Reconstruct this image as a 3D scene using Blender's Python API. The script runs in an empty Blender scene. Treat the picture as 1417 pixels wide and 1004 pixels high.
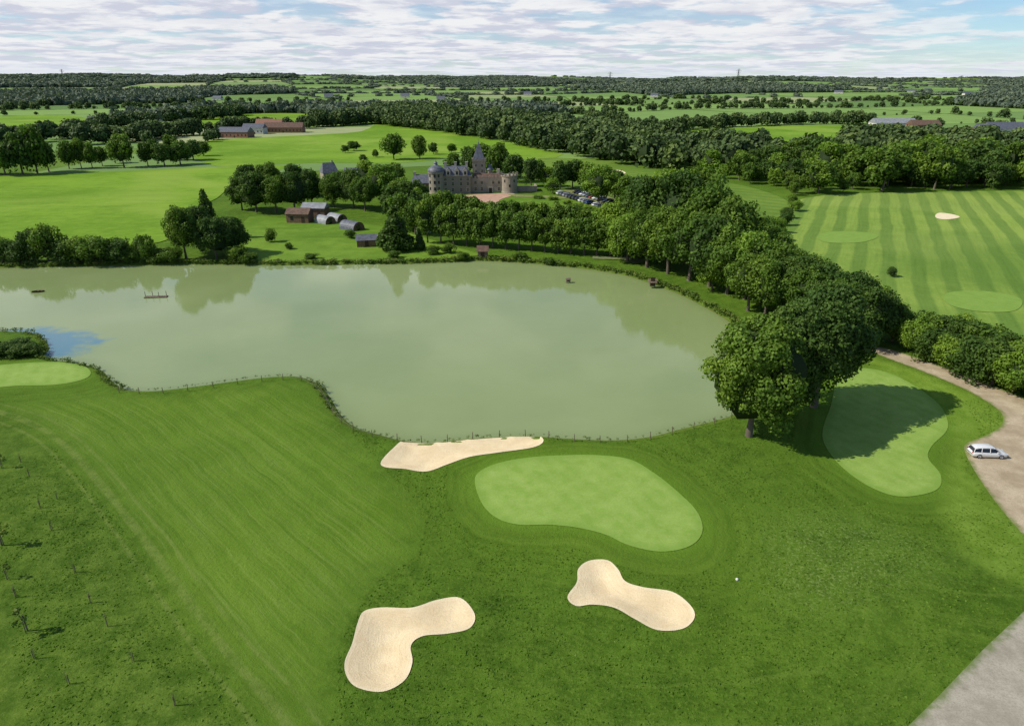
import bpy, math, random
import numpy as np
from mathutils import Vector, Matrix
from mathutils.geometry import delaunay_2d_cdt

random.seed(7); RNG = np.random.default_rng(11)
scene = bpy.context.scene
COL = scene.collection
scene.view_settings.view_transform = 'Standard'
scene.view_settings.look = 'None'
scene.view_settings.exposure = 0

# ------------------------------------------------------------------ survey
H = 44.0; PITCH = math.radians(22.53); FPX = 944.7
CP, SP = math.cos(PITCH), math.sin(PITCH)
def G(px, py, z=0.0):
    """ground position (metres) of a point surveyed on the aerial photograph"""
    u = (px-708.5)/FPX; v = (py-502.0)/FPX
    t = (H-z)/(SP+v*CP)
    return (u*t, (CP-v*SP)*t)
def GP(pts, z=0.0):
    return [G(a, b, z) for a, b in pts]
def smooth_poly(P, n=6, closed=True):
    P = np.array(P, float); m = len(P); out = []
    rng = range(m) if closed else range(m-1)
    for i in rng:
        if closed: p0, p1, p2, p3 = P[i-1], P[i], P[(i+1) % m], P[(i+2) % m]
        else: p0, p1, p2, p3 = P[max(i-1, 0)], P[i], P[i+1], P[min(i+2, m-1)]
        for k in range(n):
            t = k/n
            out.append(0.5*((2*p1)+(-p0+p2)*t+(2*p0-5*p1+4*p2-p3)*t*t+(-p0+3*p1-3*p2+p3)*t**3))
    if not closed: out.append(P[-1])
    return np.array(out)
def seg_dist(X, Y, Q, closed=True):
    d = np.full(X.shape, 1e18); al = np.zeros(X.shape); ins = np.zeros(X.shape, bool)
    m = len(Q); acc = 0.0
    for i in range(m if closed else m-1):
        ax, ay = Q[i]; bx, by = Q[(i+1) % m]
        ex, ey = bx-ax, by-ay; L2 = ex*ex+ey*ey+1e-12
        t = np.clip(((X-ax)*ex+(Y-ay)*ey)/L2, 0, 1)
        dd = (X-ax-t*ex)**2+(Y-ay-t*ey)**2
        k = dd < d
        d = np.where(k, dd, d); al = np.where(k, acc+t*math.sqrt(L2), al)
        acc += math.sqrt(L2)
        if closed and abs(by-ay) > 1e-12:
            c = ((ay > Y) != (by > Y)) & (X < (bx-ax)*(Y-ay)/(by-ay)+ax)
            ins ^= c
    return np.sqrt(d), al, ins
def sdf(X, Y, Q):
    d, _, i = seg_dist(X, Y, Q)
    return np.where(i, -d, d)
def sstep(a, b, x):
    t = np.clip((x-a)/(b-a), 0, 1); return t*t*(3-2*t)

WL = -0.5
LAKE = smooth_poly(GP([(-260,376),(-60,373),(0,371),(100,369),(200,367),(300,366),(400,367),(500,366),(600,364),(670,361),(740,365),(800,371),(860,380),(900,392),(940,407),(975,425),(1003,441),(1025,462),(1042,500),(1045,535),(1035,562),(1015,574),(985,583),(940,594),(900,604),(850,609),(790,607),(745,604),(700,604),(640,608),(600,612),(560,610),(520,600),(490,590),(470,572),(457,550),(440,531),(410,521),(370,522),(320,528),(260,536),(210,541),(172,538),(152,524),(138,511),(100,501),(66,497),(62,490),(68,483),(60,468),(45,461),(20,459),(-60,458),(-260,470)], WL), 5)
GREEN1 = smooth_poly(GP([(657,668),(666,652),(700,640),(760,632),(820,630),(870,636),(903,655),(935,680),(964,708),(972,735),(955,755),(915,763),(870,755),(838,741),(800,732),(760,728),(720,728),(690,720),(668,700)]), 6)
GREEN2 = smooth_poly(GP([(1150,560),(1160,525),(1185,510),(1225,515),(1262,532),(1300,560),(1312,590),(1290,615),(1285,632),(1302,655),(1298,675),(1265,685),(1230,683),(1190,664),(1155,634),(1138,600)]), 6)
GREEN3 = smooth_poly(GP([(-60,512),(0,505),(60,501),(105,503),(125,513),(118,524),(80,532),(20,534),(-60,540)]), 5)
B1 = smooth_poly(GP([(528,640),(545,622),(562,611),(600,613),(650,608),(700,604),(742,605),(752,613),(737,622),(690,629),(650,635),(620,645),(590,655),(560,651),(532,648)]), 6)
B2 = smooth_poly(GP([(785,828),(798,808),(800,790),(815,779),(840,778),(855,790),(865,806),(890,814),(930,820),(955,838),(961,855),(945,870),(910,872),(880,858),(850,842),(820,838),(797,840)]), 6)
B3 = smooth_poly(GP([(478,920),(488,895),(496,865),(505,850),(530,845),(570,845),(605,834),(637,831),(657,853),(650,872),(620,880),(585,884),(569,897),(571,920),(560,945),(530,961),(495,956),(480,940)]), 6)
BUNK = [B1, B2, B3]
MOW = smooth_poly(GP([(-260,548),(-60,560),(30,580),(85,612),(140,670),(200,745),(260,830),(320,910),(380,980),(430,1060),(470,1200)]), 6, False)

def hills(X, Y):
    r = sstep(850, 3600, Y)*39 + sstep(4500, 8000, Y)*14
    n = 8*np.sin(X/640+1.3)*np.cos(Y/1300+.4)+8*np.sin(X/330-Y/900+2)+6*np.sin(X/1500+2.6)+4*np.sin(X/150+Y/400)
    side = -8*np.clip(X/np.maximum(Y, 1)/.75, -1, 1)
    return r + (n+side)*sstep(1100, 4200, Y)
def h1(x, y): return float(hills(np.array([float(x)]), np.array([float(y)]))[0])
def GH(px, py):
    """survey point on the rising far land: march the sight line to the terrain"""
    u = (px-708.5)/FPX; v = (py-502.0)/FPX; dn = SP+v*CP; fw = CP-v*SP
    t = 200.0
    while t < 9000:
        if H-dn*t <= h1(u*t, fw*t): break
        t *= 1.01
    return (u*t, fw*t, h1(u*t, fw*t))
def base_z(X, Y, dl=None):
    if dl is None: dl = sdf(X, Y, LAKE)
    und = .24*np.sin(X/15+.7)*np.cos(Y/12+.2)+.10*np.sin(X/9-Y/11+1)
    m = sstep(2, 14, dl)*(1-sstep(95, 112, Y))*sstep(-400, -100, -np.abs(X))
    z = und*m
    near = (Y < 130) & (Y > 20) & (np.abs(X) < 120)
    for b in BUNK:
        if near.any():
            d = np.full(X.shape, 99.0); d[near] = sdf(X[near], Y[near], b)
            z = z + .28*np.exp(-(d/2.2)**2)*(dl > 1)
    z = z + hills(X, Y)
    bank = np.clip(WL+dl*.42, WL-1.6, 0)
    return np.where(dl < 1.4, np.minimum(bank, z+0.0), z)
def gz(x, y):
    return float(base_z(np.array([x]), np.array([y]))[0])

# ------------------------------------------------------------------ node helpers
class NT:
    def __init__(s, name):
        s.m = bpy.data.materials.new(name); s.m.use_nodes = True
        s.t = s.m.node_tree; s.t.nodes.clear()
    def n(s, typ, ins=None, **kw):
        nd = s.t.nodes.new(typ)
        for k, v in kw.items(): setattr(nd, k, v)
        if ins:
            for k, v in ins.items(): s.set(nd.inputs[k], v)
        return nd
    def set(s, sock, v):
        if isinstance(v, bpy.types.NodeSocket): s.t.links.new(v, sock)
        elif isinstance(v, tuple) and len(v) == 3 and sock.type == 'RGBA': sock.default_value = (*v, 1)
        else: sock.default_value = v
    def math(s, op, a, b=0.0, c=None, clamp=False):
        nd = s.t.nodes.new('ShaderNodeMath'); nd.operation = op; nd.use_clamp = clamp
        s.set(nd.inputs[0], a); s.set(nd.inputs[1], b)
        if c is not None: s.set(nd.inputs[2], c)
        return nd.outputs[0]
    def mix(s, f, a, b, blend='MIX'):
        nd = s.t.nodes.new('ShaderNodeMix'); nd.data_type = 'RGBA'; nd.blend_type = blend
        s.set(nd.inputs[0], f); s.set(nd.inputs[6], a); s.set(nd.inputs[7], b)
        return nd.outputs[2]
    def mr(s, v, a, b, c=0.0, d=1.0, sm=True):
        nd = s.t.nodes.new('ShaderNodeMapRange')
        if sm: nd.interpolation_type = 'SMOOTHSTEP'
        s.set(nd.inputs[0], v)
        for i, q in enumerate((a, b, c, d)): s.set(nd.inputs[i+1], q)
        return nd.outputs[0]
    def noise(s, vec, scale, detail=4, rough=.55, dist=0.0):
        nd = s.n('ShaderNodeTexNoise', {'Scale': scale, 'Detail': detail, 'Roughness': rough, 'Distortion': dist})
        if vec is not None: s.set(nd.inputs['Vector'], vec)
        return nd.outputs[0]
    def pos(s): return s.n('ShaderNodeNewGeometry').outputs['Position']
    def attr(s, name):
        return s.n('ShaderNodeAttribute', attribute_name=name).outputs['Fac']
    def xyz(s, v):
        nd = s.n('ShaderNodeSeparateXYZ', {0: v}); return nd.outputs
    def comb(s, x, y, z=0.0):
        return s.n('ShaderNodeCombineXYZ', {0: x, 1: y, 2: z}).outputs[0]
    def out(s, color, rough=.8, spec=.2, bump=None, bstr=.5, bdist=.1, metallic=0.0, **extra):
        p = s.n('ShaderNodeBsdfPrincipled')
        s.set(p.inputs['Base Color'], color); s.set(p.inputs['Roughness'], rough)
        s.set(p.inputs['Specular IOR Level'], spec); s.set(p.inputs['Metallic'], metallic)
        for k, v in extra.items(): s.set(p.inputs[k.replace('_', ' ')], v)
        if bump is not None:
            b = s.n('ShaderNodeBump', {'Strength': bstr, 'Distance': bdist, 'Height': bump})
            s.t.links.new(b.outputs[0], p.inputs['Normal'])
        o = s.n('ShaderNodeOutputMaterial'); s.t.links.new(p.outputs[0], o.inputs[0])
        return s.m
    def warm(s, c, t=(1.20, 1.05, .70)): return s.mix(1.0, c, t, 'MULTIPLY')

def simple_mat(name, c, c2=None, scale=2.0, rough=.8, spec=.2, bstr=.3, bdist=.05, metallic=0.0):
    k = NT(name); p = k.n('ShaderNodeTexCoord').outputs['Object']
    n = k.noise(p, scale, 5)
    c2 = c2 or tuple(x*.75 for x in c)
    col = k.mix(k.mr(n, .35, .65), c2, c)
    return k.out(col, rough, spec, n, bstr, bdist, metallic)

# ------------------------------------------------------------------ mesh helpers
def tag(o, label, category, kind=None, group=None):
    o["label"] = label; o["category"] = category
    if kind: o["kind"] = kind
    if group: o["group"] = group
    return o
def np_mesh(name, V, F, mats, midx=None, attrs=None, smooth=False):
    V = np.asarray(V, np.float32); F = np.asarray(F, np.int32); k = F.shape[1]
    me = bpy.data.meshes.new(name)
    me.vertices.add(len(V)); me.vertices.foreach_set('co', V.ravel())
    me.loops.add(F.size); me.loops.foreach_set('vertex_index', F.ravel())
    me.polygons.add(len(F)); me.polygons.foreach_set('loop_start', np.arange(0, F.size, k, dtype=np.int32))
    for m in (mats if isinstance(mats, (list, tuple)) else [mats]): me.materials.append(m)
    if midx is not None: me.polygons.foreach_set('material_index', np.asarray(midx, np.int32))
    me.update(calc_edges=True)
    if smooth: me.polygons.foreach_set('use_smooth', np.ones(len(F), bool))
    if attrs:
        for n, a in attrs.items():
            at = me.attributes.new(n, 'FLOAT', 'POINT'); at.data.foreach_set('value', np.asarray(a, np.float32))
    return me
def link(name, me, loc=(0, 0, 0), parent=None, rz=0, scale=None):
    o = bpy.data.objects.new(name, me); o.location = loc; o.rotation_euler = (0, 0, rz)
    if scale: o.scale = scale
    if parent: o.parent = parent
    COL.objects.link(o); return o
def empty(name, loc, rz=0):
    o = bpy.data.objects.new(name, None); o.location = loc; o.rotation_euler = (0, 0, rz)
    o.empty_display_size = .5; COL.objects.link(o); return o

class MB:
    def __init__(s): s.v = []; s.f = []; s.mi = []
    def add(s, vs, fs, mi=0):
        b = len(s.v); s.v += [tuple(p) for p in vs]
        for f in fs: s.f.append([i+b for i in f]); s.mi.append(mi)
    def box(s, x0, x1, y0, y1, z0, z1, mi=0):
        s.add([(x0,y0,z0),(x1,y0,z0),(x1,y1,z0),(x0,y1,z0),(x0,y0,z1),(x1,y0,z1),(x1,y1,z1),(x0,y1,z1)],
              [(0,3,2,1),(4,5,6,7),(0,1,5,4),(1,2,6,5),(2,3,7,6),(3,0,4,7)], mi)
    def gable(s, x0, x1, y0, y1, z0, z1, hip=0.0, mi=0):
        ym = (y0+y1)/2
        s.add([(x0,y0,z0),(x1,y0,z0),(x1,y1,z0),(x0,y1,z0),(x0+hip,ym,z1),(x1-hip,ym,z1)],
              [(0,1,5,4),(2,3,4,5),(1,2,5),(3,0,4),(0,3,2,1)], mi)
    def gable_y(s, x0, x1, y0, y1, z0, z1, hip=0.0, mi=0):
        xm = (x0+x1)/2
        s.add([(x0,y0,z0),(x1,y0,z0),(x1,y1,z0),(x0,y1,z0),(xm,y0+hip,z1),(xm,y1-hip,z1)],
              [(0,1,4),(1,2,5,4),(2,3,5),(3,0,4,5),(0,3,2,1)], mi)
    def pyramid(s, x0, x1, y0, y1, z0, z1, mi=0):
        s.add([(x0,y0,z0),(x1,y0,z0),(x1,y1,z0),(x0,y1,z0),((x0+x1)/2,(y0+y1)/2,z1)],
              [(0,1,4),(1,2,4),(2,3,4),(3,0,4),(0,3,2,1)], mi)
    def lathe(s, cx, cy, prof, n=20, mi=0):
        vs = []
        for r, z in prof:
            for i in range(n):
                a = 2*math.pi*i/n; vs.append((cx+r*math.cos(a), cy+r*math.sin(a), z))
        fs = []
        for j in range(len(prof)-1):
            for i in range(n):
                fs.append((j*n+i, j*n+(i+1) % n, (j+1)*n+(i+1) % n, (j+1)*n+i))
        fs.append(tuple(range(n))[::-1]); fs.append(tuple((len(prof)-1)*n+i for i in range(n)))
        s.add(vs, fs, mi)
    def tube(s, pts, rad, n=7, mi=0):
        vs = []; fs = []
        for j, p in enumerate(pts):
            p = Vector(p); d = (Vector(pts[min(j+1, len(pts)-1)])-Vector(pts[max(j-1, 0)])).normalized()
            a = d.cross(Vector((0.3, 1, .1))).normalized(); b = d.cross(a)
            for i in range(n):
                t = 2*math.pi*i/n; vs.append(p+(a*math.cos(t)+b*math.sin(t))*rad[j])
        for j in range(len(pts)-1):
            for i in range(n): fs.append((j*n+i, j*n+(i+1) % n, (j+1)*n+(i+1) % n, (j+1)*n+i))
        s.add(vs, fs, mi)
    def mesh(s, name, mats, smooth=False):
        me = bpy.data.meshes.new(name); me.from_pydata(s.v, [], s.f)
        for m in (mats if isinstance(mats, (list, tuple)) else [mats]): me.materials.append(m)
        me.polygons.foreach_set('material_index', s.mi)
        if smooth: me.polygons.foreach_set('use_smooth', [True]*len(s.f))
        me.update(); return me
    def obj(s, name, mats, parent=None, loc=(0, 0, 0), rz=0, smooth=False):
        return link(name, s.mesh(name, mats, smooth), loc, parent, rz)

def patch(name, Q, mat, label, category, off=.05, spacing=None, zf=None):
    Q = np.asarray(Q, float); pts = [Vector(p) for p in Q]; nb = len(pts)
    if spacing:
        x0, y0 = Q.min(0); x1, y1 = Q.max(0)
        X, Y = np.meshgrid(np.arange(x0, x1, spacing), np.arange(y0, y1, spacing)); X = X.ravel(); Y = Y.ravel()
        k = sdf(X, Y, Q) < -spacing*.4
        pts += [Vector(p) for p in zip(X[k], Y[k])]
    r = delaunay_2d_cdt(pts, [], [list(range(nb))], 1, 1e-5)
    V = np.array([tuple(p) for p in r[0]]); X, Y = V[:, 0], V[:, 1]
    d = sdf(X, Y, Q)
    Z = zf(X, Y, d) if zf else base_z(X, Y)+off
    F = [f if (V[f[1]][0]-V[f[0]][0])*(V[f[2]][1]-V[f[0]][1])-(V[f[1]][1]-V[f[0]][1])*(V[f[2]][0]-V[f[0]][0]) > 0 else f[::-1] for f in r[2] if len(f) == 3]
    me = np_mesh(name, np.c_[X, Y, Z], np.array(F), mat, attrs={'edge': d}, smooth=True)
    return tag(link(name, me), label, category, 'structure')

# ------------------------------------------------------------------ materials
def grass_field(name, c1, c2, stripe=None, c3=None, wide=14.0, amt=.5):
    k = NT(name); p = k.pos()
    a = k.noise(p, .02, 3); b = k.noise(p, .25, 6, .65); f = k.noise(p, 1.6, 5, .7)
    col = k.mix(k.mr(k.math('ADD', k.math('MULTIPLY', a, .6), k.math('MULTIPLY', b, .4)), .38, .62), c1, c2)
    if c3: col = k.mix(k.mr(k.noise(p, .011, 3, .5, 1.0), .5, .66, 0, .85), col, c3)
    if stripe is not None:
        x, y, z = k.xyz(p)[:3]
        u = k.math('ADD', k.math('MULTIPLY', x, math.cos(stripe)), k.math('MULTIPLY', y, math.sin(stripe)))
        u = k.math('ADD', u, k.math('MULTIPLY', k.noise(p, .03, 3), 3))
        st = k.math('SINE', k.math('MULTIPLY', u, 6.283/wide))
        fade = k.mr(k.noise(p, .02, 3), .3, .65, .5, 1)
        col = k.mix(k.math('MULTIPLY', k.mr(st, -.4, .4, 0, amt), fade), col, k.mix(1.0, col, (1.6, 1.4, 1.4), 'MULTIPLY'))
        w = k.math('MULTIPLY', x, -math.sin(stripe)); w = k.math('ADD', w, k.math('MULTIPLY', y, math.cos(stripe)))
        sn = k.noise(k.comb(k.math('MULTIPLY', u, 1.3), k.math('MULTIPLY', w, .05)), 1.0, 4)
        col = k.mix(k.mr(sn, .4, .7, 0, .35), col, k.mix(1.0, col, (.65, .7, .6), 'MULTIPLY'))
    else:
        x, y, z = k.xyz(p)[:3]
        sn = k.noise(k.comb(k.math('MULTIPLY', x, .03), k.math('MULTIPLY', y, .3)), 1.0, 4)
        col = k.mix(k.mr(sn, .45, .7, 0, .45), col, k.mix(1.0, col, (.72, .78, .7), 'MULTIPLY'))
    col = k.mix(k.mr(f, .3, .75, 0, .4), col, k.mix(1.0, col, (.6, .65, .5), 'MULTIPLY'))
    return k.out(k.warm(col, (1.10, 1.02, .75)), .9, .06, f, .4, .15)

M_field_bright = grass_field('field_bright', (.115,.235,.022), (.18,.32,.04), None, (.22,.34,.065))
M_range = grass_field('range_grass', (.105,.20,.045), (.14,.24,.06), -.46, (.165,.265,.075), 6.8, .95)
M_course = grass_field('course_grass', (.095,.18,.035), (.13,.225,.047), .9, None, 7, .4)
M_lawn = grass_field('lawn', (.095,.19,.025), (.155,.27,.045))

k = NT('putting_green_grass'); p = k.pos(); x, y, z = k.xyz(p)[:3]
def crossmow(k, x, y, ang, w, lo):
    u = k.math('ADD', k.math('MULTIPLY', x, math.cos(ang)), k.math('MULTIPLY', y, math.sin(ang)))
    u = k.math('ADD', u, k.math('MULTIPLY', k.noise(k.pos(), .4, 4), 1.4))
    return k.mr(k.math('SINE', k.math('MULTIPLY', u, 6.283/w)), -.9, .9, 0, lo)
a = k.noise(p, .35, 5, .6); f = k.noise(p, 5, 5, .7)
col = k.mix(k.mr(a, .35, .65), (.195,.315,.068), (.25,.375,.10))
col = k.mix(crossmow(k, x, y, .5, 2.0, .28), col, (.28,.40,.125))
col = k.mix(crossmow(k, x, y, -1.0, 2.6, .12), col, (.17,.285,.055))
col = k.mix(k.mr(k.noise(p, 1.1, 6, .75), .48, .72, 0, .6), col, (.29,.385,.14))
col = k.mix(k.mr(k.math('ADD', k.attr('edge'), k.math('MULTIPLY', k.noise(p, 1.5, 3), .7)), -1.1, .2, 0, .5), col, (.15,.265,.05))
col = k.mix(k.mr(f, .35, .7, 0, .35), col, (.13,.22,.045))
M_green = k.out(k.warm(col, (1.03, 1.0, .78)), .85, .08, f, .3, .05)

k = NT('bunker_sand'); p = k.pos(); x, y, z = k.xyz(p)[:3]
a = k.noise(p, .5, 5, .6); f = k.noise(p, 6, 6, .8)
rake = k.noise(k.comb(k.math('ADD', k.math('MULTIPLY', k.attr('edge'), 6), k.math('MULTIPLY', a, 6)), k.math('MULTIPLY', x, .6)), 1.0, 4)
col = k.mix(k.mr(a, .3, .7), (.70,.55,.33), (.80,.655,.415))
col = k.mix(k.mr(rake, .45, .7, 0, .3), col, (.60,.47,.28))
col = k.mix(k.mr(f, .48, .7, 0, .5), col, (.56,.43,.26))
col = k.mix(k.mr(k.attr('edge'), -.4, .0, 0, .5), col, (.76,.67,.46))
M_sand = k.out(col, .95, .03, k.math('ADD', f, k.math('MULTIPLY', rake, .45)), .6, .12)

k = NT('gravel_track'); p = k.pos()
a = k.noise(p, .25, 5, .65); f = k.noise(p, 4, 6, .75)
col = k.mix(k.mr(a, .35, .65), (.34,.27,.175), (.50,.415,.285))
col = k.mix(k.mr(f, .4, .7, 0, .6), col, (.26,.205,.135))
col = k.mix(k.mr(k.math('ADD', k.attr('edge'), k.math('MULTIPLY', k.noise(p, .9, 4), 1.6)), .0, .9, 0, .85), col, (.14,.18,.04))
M_gravel = k.out(col, .95, .05, f, .6, .08)
k = NT('car_park_tarmac'); p = k.pos()
a = k.noise(p, .4, 5, .65); f = k.noise(p, 7, 6, .75)
col = k.mix(k.mr(a, .35, .65), (.30,.27,.21), (.40,.365,.29))
col = k.mix(k.mr(f, .4, .7, 0, .6), col, (.20,.18,.14))
col = k.mix(k.mr(k.noise(p, 1.2, 6, .8), .56, .7, 0, .5), col, (.14,.15,.07))
col = k.mix(k.mr(k.math('ADD', k.attr('edge'), k.math('MULTIPLY', k.noise(p, 1.3, 4), 1.6)), .0, .9, 0, .85), col, (.11,.16,.035))
M_tarmac = k.out(col, .95, .05, f, .4, .04)
M_pinkpath = simple_mat('pink_gravel', (.50,.31,.22), (.40,.25,.17), .5)

k = NT('lake_water'); p = k.pos(); x, y, z = k.xyz(p)[:3]
a = k.noise(p, .012, 3, .5, .6); b = k.noise(p, .06, 4, .6)
col = k.mix(k.mr(k.math('ADD', k.math('MULTIPLY', a, .7), k.math('MULTIPLY', b, .3)), .35, .65), (.205,.265,.10), (.25,.305,.13))
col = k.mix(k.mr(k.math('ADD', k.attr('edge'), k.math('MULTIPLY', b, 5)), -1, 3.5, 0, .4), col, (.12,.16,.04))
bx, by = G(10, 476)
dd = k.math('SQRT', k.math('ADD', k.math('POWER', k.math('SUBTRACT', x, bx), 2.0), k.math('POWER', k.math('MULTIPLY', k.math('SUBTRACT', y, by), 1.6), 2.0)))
col = k.mix(k.mr(k.math('ADD', dd, k.math('MULTIPLY', k.noise(p, .25, 4), 16)), 20, 26, .9, 0), col, (.05,.17,.25))  # blue sky reflection painted into the water colour at the left shore
w1 = k.noise(k.comb(k.math('MULTIPLY', x, .8), k.math('MULTIPLY', y, 1.6)), 1.6, 4, .6)
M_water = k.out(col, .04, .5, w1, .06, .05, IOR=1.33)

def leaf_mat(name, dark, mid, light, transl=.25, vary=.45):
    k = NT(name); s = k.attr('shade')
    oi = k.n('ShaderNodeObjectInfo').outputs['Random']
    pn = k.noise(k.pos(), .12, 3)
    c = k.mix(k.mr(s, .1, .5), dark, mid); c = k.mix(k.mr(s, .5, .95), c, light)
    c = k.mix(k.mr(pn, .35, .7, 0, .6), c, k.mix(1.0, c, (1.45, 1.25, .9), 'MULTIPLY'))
    c = k.mix(k.math('MULTIPLY', oi, vary), c, k.mix(1.0, c, (.55, .7, .65), 'MULTIPLY'))
    p = k.n('ShaderNodeBsdfPrincipled', {'Base Color': c, 'Roughness': .65, 'Specular IOR Level': .15})
    t = k.n('ShaderNodeBsdfTranslucent', {'Color': k.mix(1.0, c, (1.5, 1.7, .7), 'MULTIPLY')})
    mx = k.n('ShaderNodeMixShader', {0: transl}); k.t.links.new(p.outputs[0], mx.inputs[1]); k.t.links.new(t.outputs[0], mx.inputs[2])
    o = k.n('ShaderNodeOutputMaterial'); k.t.links.new(mx.outputs[0], o.inputs[0])
    return k.m
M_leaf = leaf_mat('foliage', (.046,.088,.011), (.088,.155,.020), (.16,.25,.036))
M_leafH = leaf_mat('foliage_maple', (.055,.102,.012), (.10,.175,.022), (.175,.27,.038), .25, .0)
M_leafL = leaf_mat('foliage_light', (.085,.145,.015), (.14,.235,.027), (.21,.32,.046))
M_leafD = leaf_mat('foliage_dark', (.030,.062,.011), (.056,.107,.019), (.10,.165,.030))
M_leafFar = leaf_mat('foliage_far', (.046,.078,.026), (.078,.122,.040), (.13,.18,.056), .12)  # slightly bluish greens, distance haze put into the leaf colour
M_leafHor = leaf_mat('foliage_horizon', (.078,.108,.084), (.10,.135,.098), (.13,.168,.112), .12)  # pale blue-grey greens, aerial haze painted into the foliage
M_weed = leaf_mat('bank_weeds', (.06,.10,.016), (.105,.165,.028), (.20,.23,.06))
M_tuft = leaf_mat('grass_tufts', (.060,.118,.010), (.094,.178,.018), (.145,.235,.032), .35)
M_core = simple_mat('crown_core', (.022,.040,.009))  # dark inner blob added so that crowns block light
M_bark = simple_mat('bark', (.18,.15,.11), (.09,.074,.055), 3.0)
M_wood = simple_mat('weathered_wood', (.20,.155,.11), (.12,.09,.06), 4.0)

# ------------------------------------------------------------------ GROUND
def axis_steps(dense, far, grow=1.06, step0=1.25):
    out = []; s = step0; v = dense
    while v < far: s *= grow; v += s; out.append(v)
    return out
xr = np.concatenate([np.arange(0, 75, .6), np.arange(75, 150, 1.25)]); xr = np.concatenate([xr, axis_steps(150, 9500, 1.05)])
xs = np.concatenate([-xr[:0:-1], xr])
ys = np.array([-600, -300, -150, -70, -30, 0, 15, 25])
ys = np.concatenate([ys, np.arange(32, 102, .55), np.arange(102, 245, 1.1), axis_steps(245, 11000, 1.045)])
XX, YY = np.meshgrid(xs, ys); shp = XX.shape; X = XX.ravel(); Y = YY.ravel()
near = (Y < 400) & (np.abs(X) < 500)
def near_sdf(Q, full=99.0):
    d = np.full(X.shape, full); d[near] = sdf(X[near], Y[near], Q); return d
dl = near_sdf(LAKE)
Z = base_z(X, Y, dl)
db = np.full(X.shape, 99.0)
for b in BUNK:
    d = near_sdf(b); db = np.minimum(db, d); Z = Z - .5*sstep(.0, 1.6, -d)
dg = np.minimum(np.minimum(near_sdf(GREEN1), near_sdf(GREEN2)), near_sdf(GREEN3))
dm = np.full(X.shape, 99.0); am = np.zeros(X.shape)
q = seg_dist(X[near], Y[near], MOW, False); dm[near] = q[0]; am[near] = q[1]
FAIR = smooth_poly(GP([(20,560),(140,548),(240,552),(330,540),(410,532),(440,552),(470,600),(520,660),(560,700),(560,760),(500,800),(470,850),(445,900),(430,1000),(400,1000),(330,910),(270,830),(205,740),(145,668),(90,610)]), 4)
MOWN_BAND = smooth_poly(GP([(1190,495),(1260,512),(1330,542),(1385,572),(1388,592),(1335,612),(1330,628),(1370,690),(1425,750),(1440,810),(1390,800),(1330,750),(1306,700),(1318,650),(1320,590),(1270,535)]), 4)  # band of paler mown grass beside the track
CLOV = smooth_poly(GP([(1060,720),(1180,705),(1290,745),(1310,780),(1240,830),(1120,850),(1050,800)]), 4)
BLR = smooth_poly(GP([(-100,600),(40,600),(150,720),(250,860),(350,1010),(400,1100),(-300,1100)]), 4)
fair = sstep(-3.5, 3.5, -near_sdf(FAIR)); mown_band = sstep(-2.0, 1.5, -near_sdf(MOWN_BAND)); clov = sstep(-3, 5, -near_sdf(CLOV)); blr = sstep(-1, 3, -near_sdf(BLR))
I = np.arange(shp[0]*shp[1]).reshape(shp)
F = np.stack([I[:-1, :-1], I[:-1, 1:], I[1:, 1:], I[1:, :-1]], -1).reshape(-1, 4)

k = NT('ground_grass'); p = k.pos(); x, y, z = k.xyz(p)[:3]
n1 = k.noise(p, .05, 4, .6); n2 = k.noise(p, .4, 7, .72); n3 = k.noise(p, 2.6, 6, .78); n4 = k.noise(p, 9, 4, .8)
rough = k.mix(k.mr(k.math('ADD', k.math('MULTIPLY', n1, .45), k.math('MULTIPLY', n2, .55)), .38, .6), (.046,.098,.012), (.086,.162,.022))
rough = k.mix(k.mr(n3, .45, .68, 0, .7), rough, (.125,.205,.042))
rough = k.mix(k.mr(n4, .46, .7, 0, .65), rough, (.028,.060,.008))
mow = k.attr('mow'); mowl = k.attr('mowl'); gr = k.attr('green')
wob = k.math('MULTIPLY', k.noise(p, .1, 3), 1.6)
mv = k.math('ADD', mow, wob)
s1 = k.noise(k.comb(k.math('MULTIPLY', mv, 2.8), k.math('MULTIPLY', mowl, .035)), 1.0, 6, .72)
s1c = k.noise(k.comb(k.math('MULTIPLY', mv, 9), k.math('MULTIPLY', mowl, .12)), 1.0, 4, .7)
s1b = k.math('SINE', k.math('MULTIPLY', mv, 2.6))
fairc = k.mix(k.mr(n1, .35, .65), (.086,.162,.020), (.118,.205,.032))
fairc = k.mix(k.mr(s1b, -.8, .9, 0, .28), fairc, (.065,.135,.015))
fairc = k.mix(k.mr(s1, .50, .66, 0, .5), fairc, (.17,.245,.075))
fairc = k.mix(k.mr(s1, .48, .34, 0, .5), fairc, (.055,.115,.013))
fairc = k.mix(k.mr(s1c, .53, .68, 0, .5), fairc, (.19,.26,.095))
fairc = k.mix(k.mr(n3, .45, .75, 0, .4), fairc, (.058,.12,.014))
col = k.mix(k.attr('fair'), rough, fairc)
gv = k.math('ADD', gr, k.math('MULTIPLY', k.noise(p, .09, 3), 5))
s2 = k.noise(k.comb(k.math('MULTIPLY', gv, .9), k.math('MULTIPLY', x, .04), k.math('MULTIPLY', y, .04)), 1.0, 6, .7)
tr2 = k.noise(k.comb(k.math('MULTIPLY', gv, 1.6), k.math('MULTIPLY', mowl, .03)), 1.0, 6, .75)
col = k.mix(k.mr(tr2, .5, .68, 0, .4), col, (.12,.195,.04))
ring = k.mr(gr, 2, 12, 1, 0)
ringc = k.mix(k.mr(s2, .36, .64), (.070,.136,.016), (.112,.195,.03))
ringc = k.mix(k.mr(n3, .45, .75, 0, .45), ringc, (.05,.105,.013))
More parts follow.
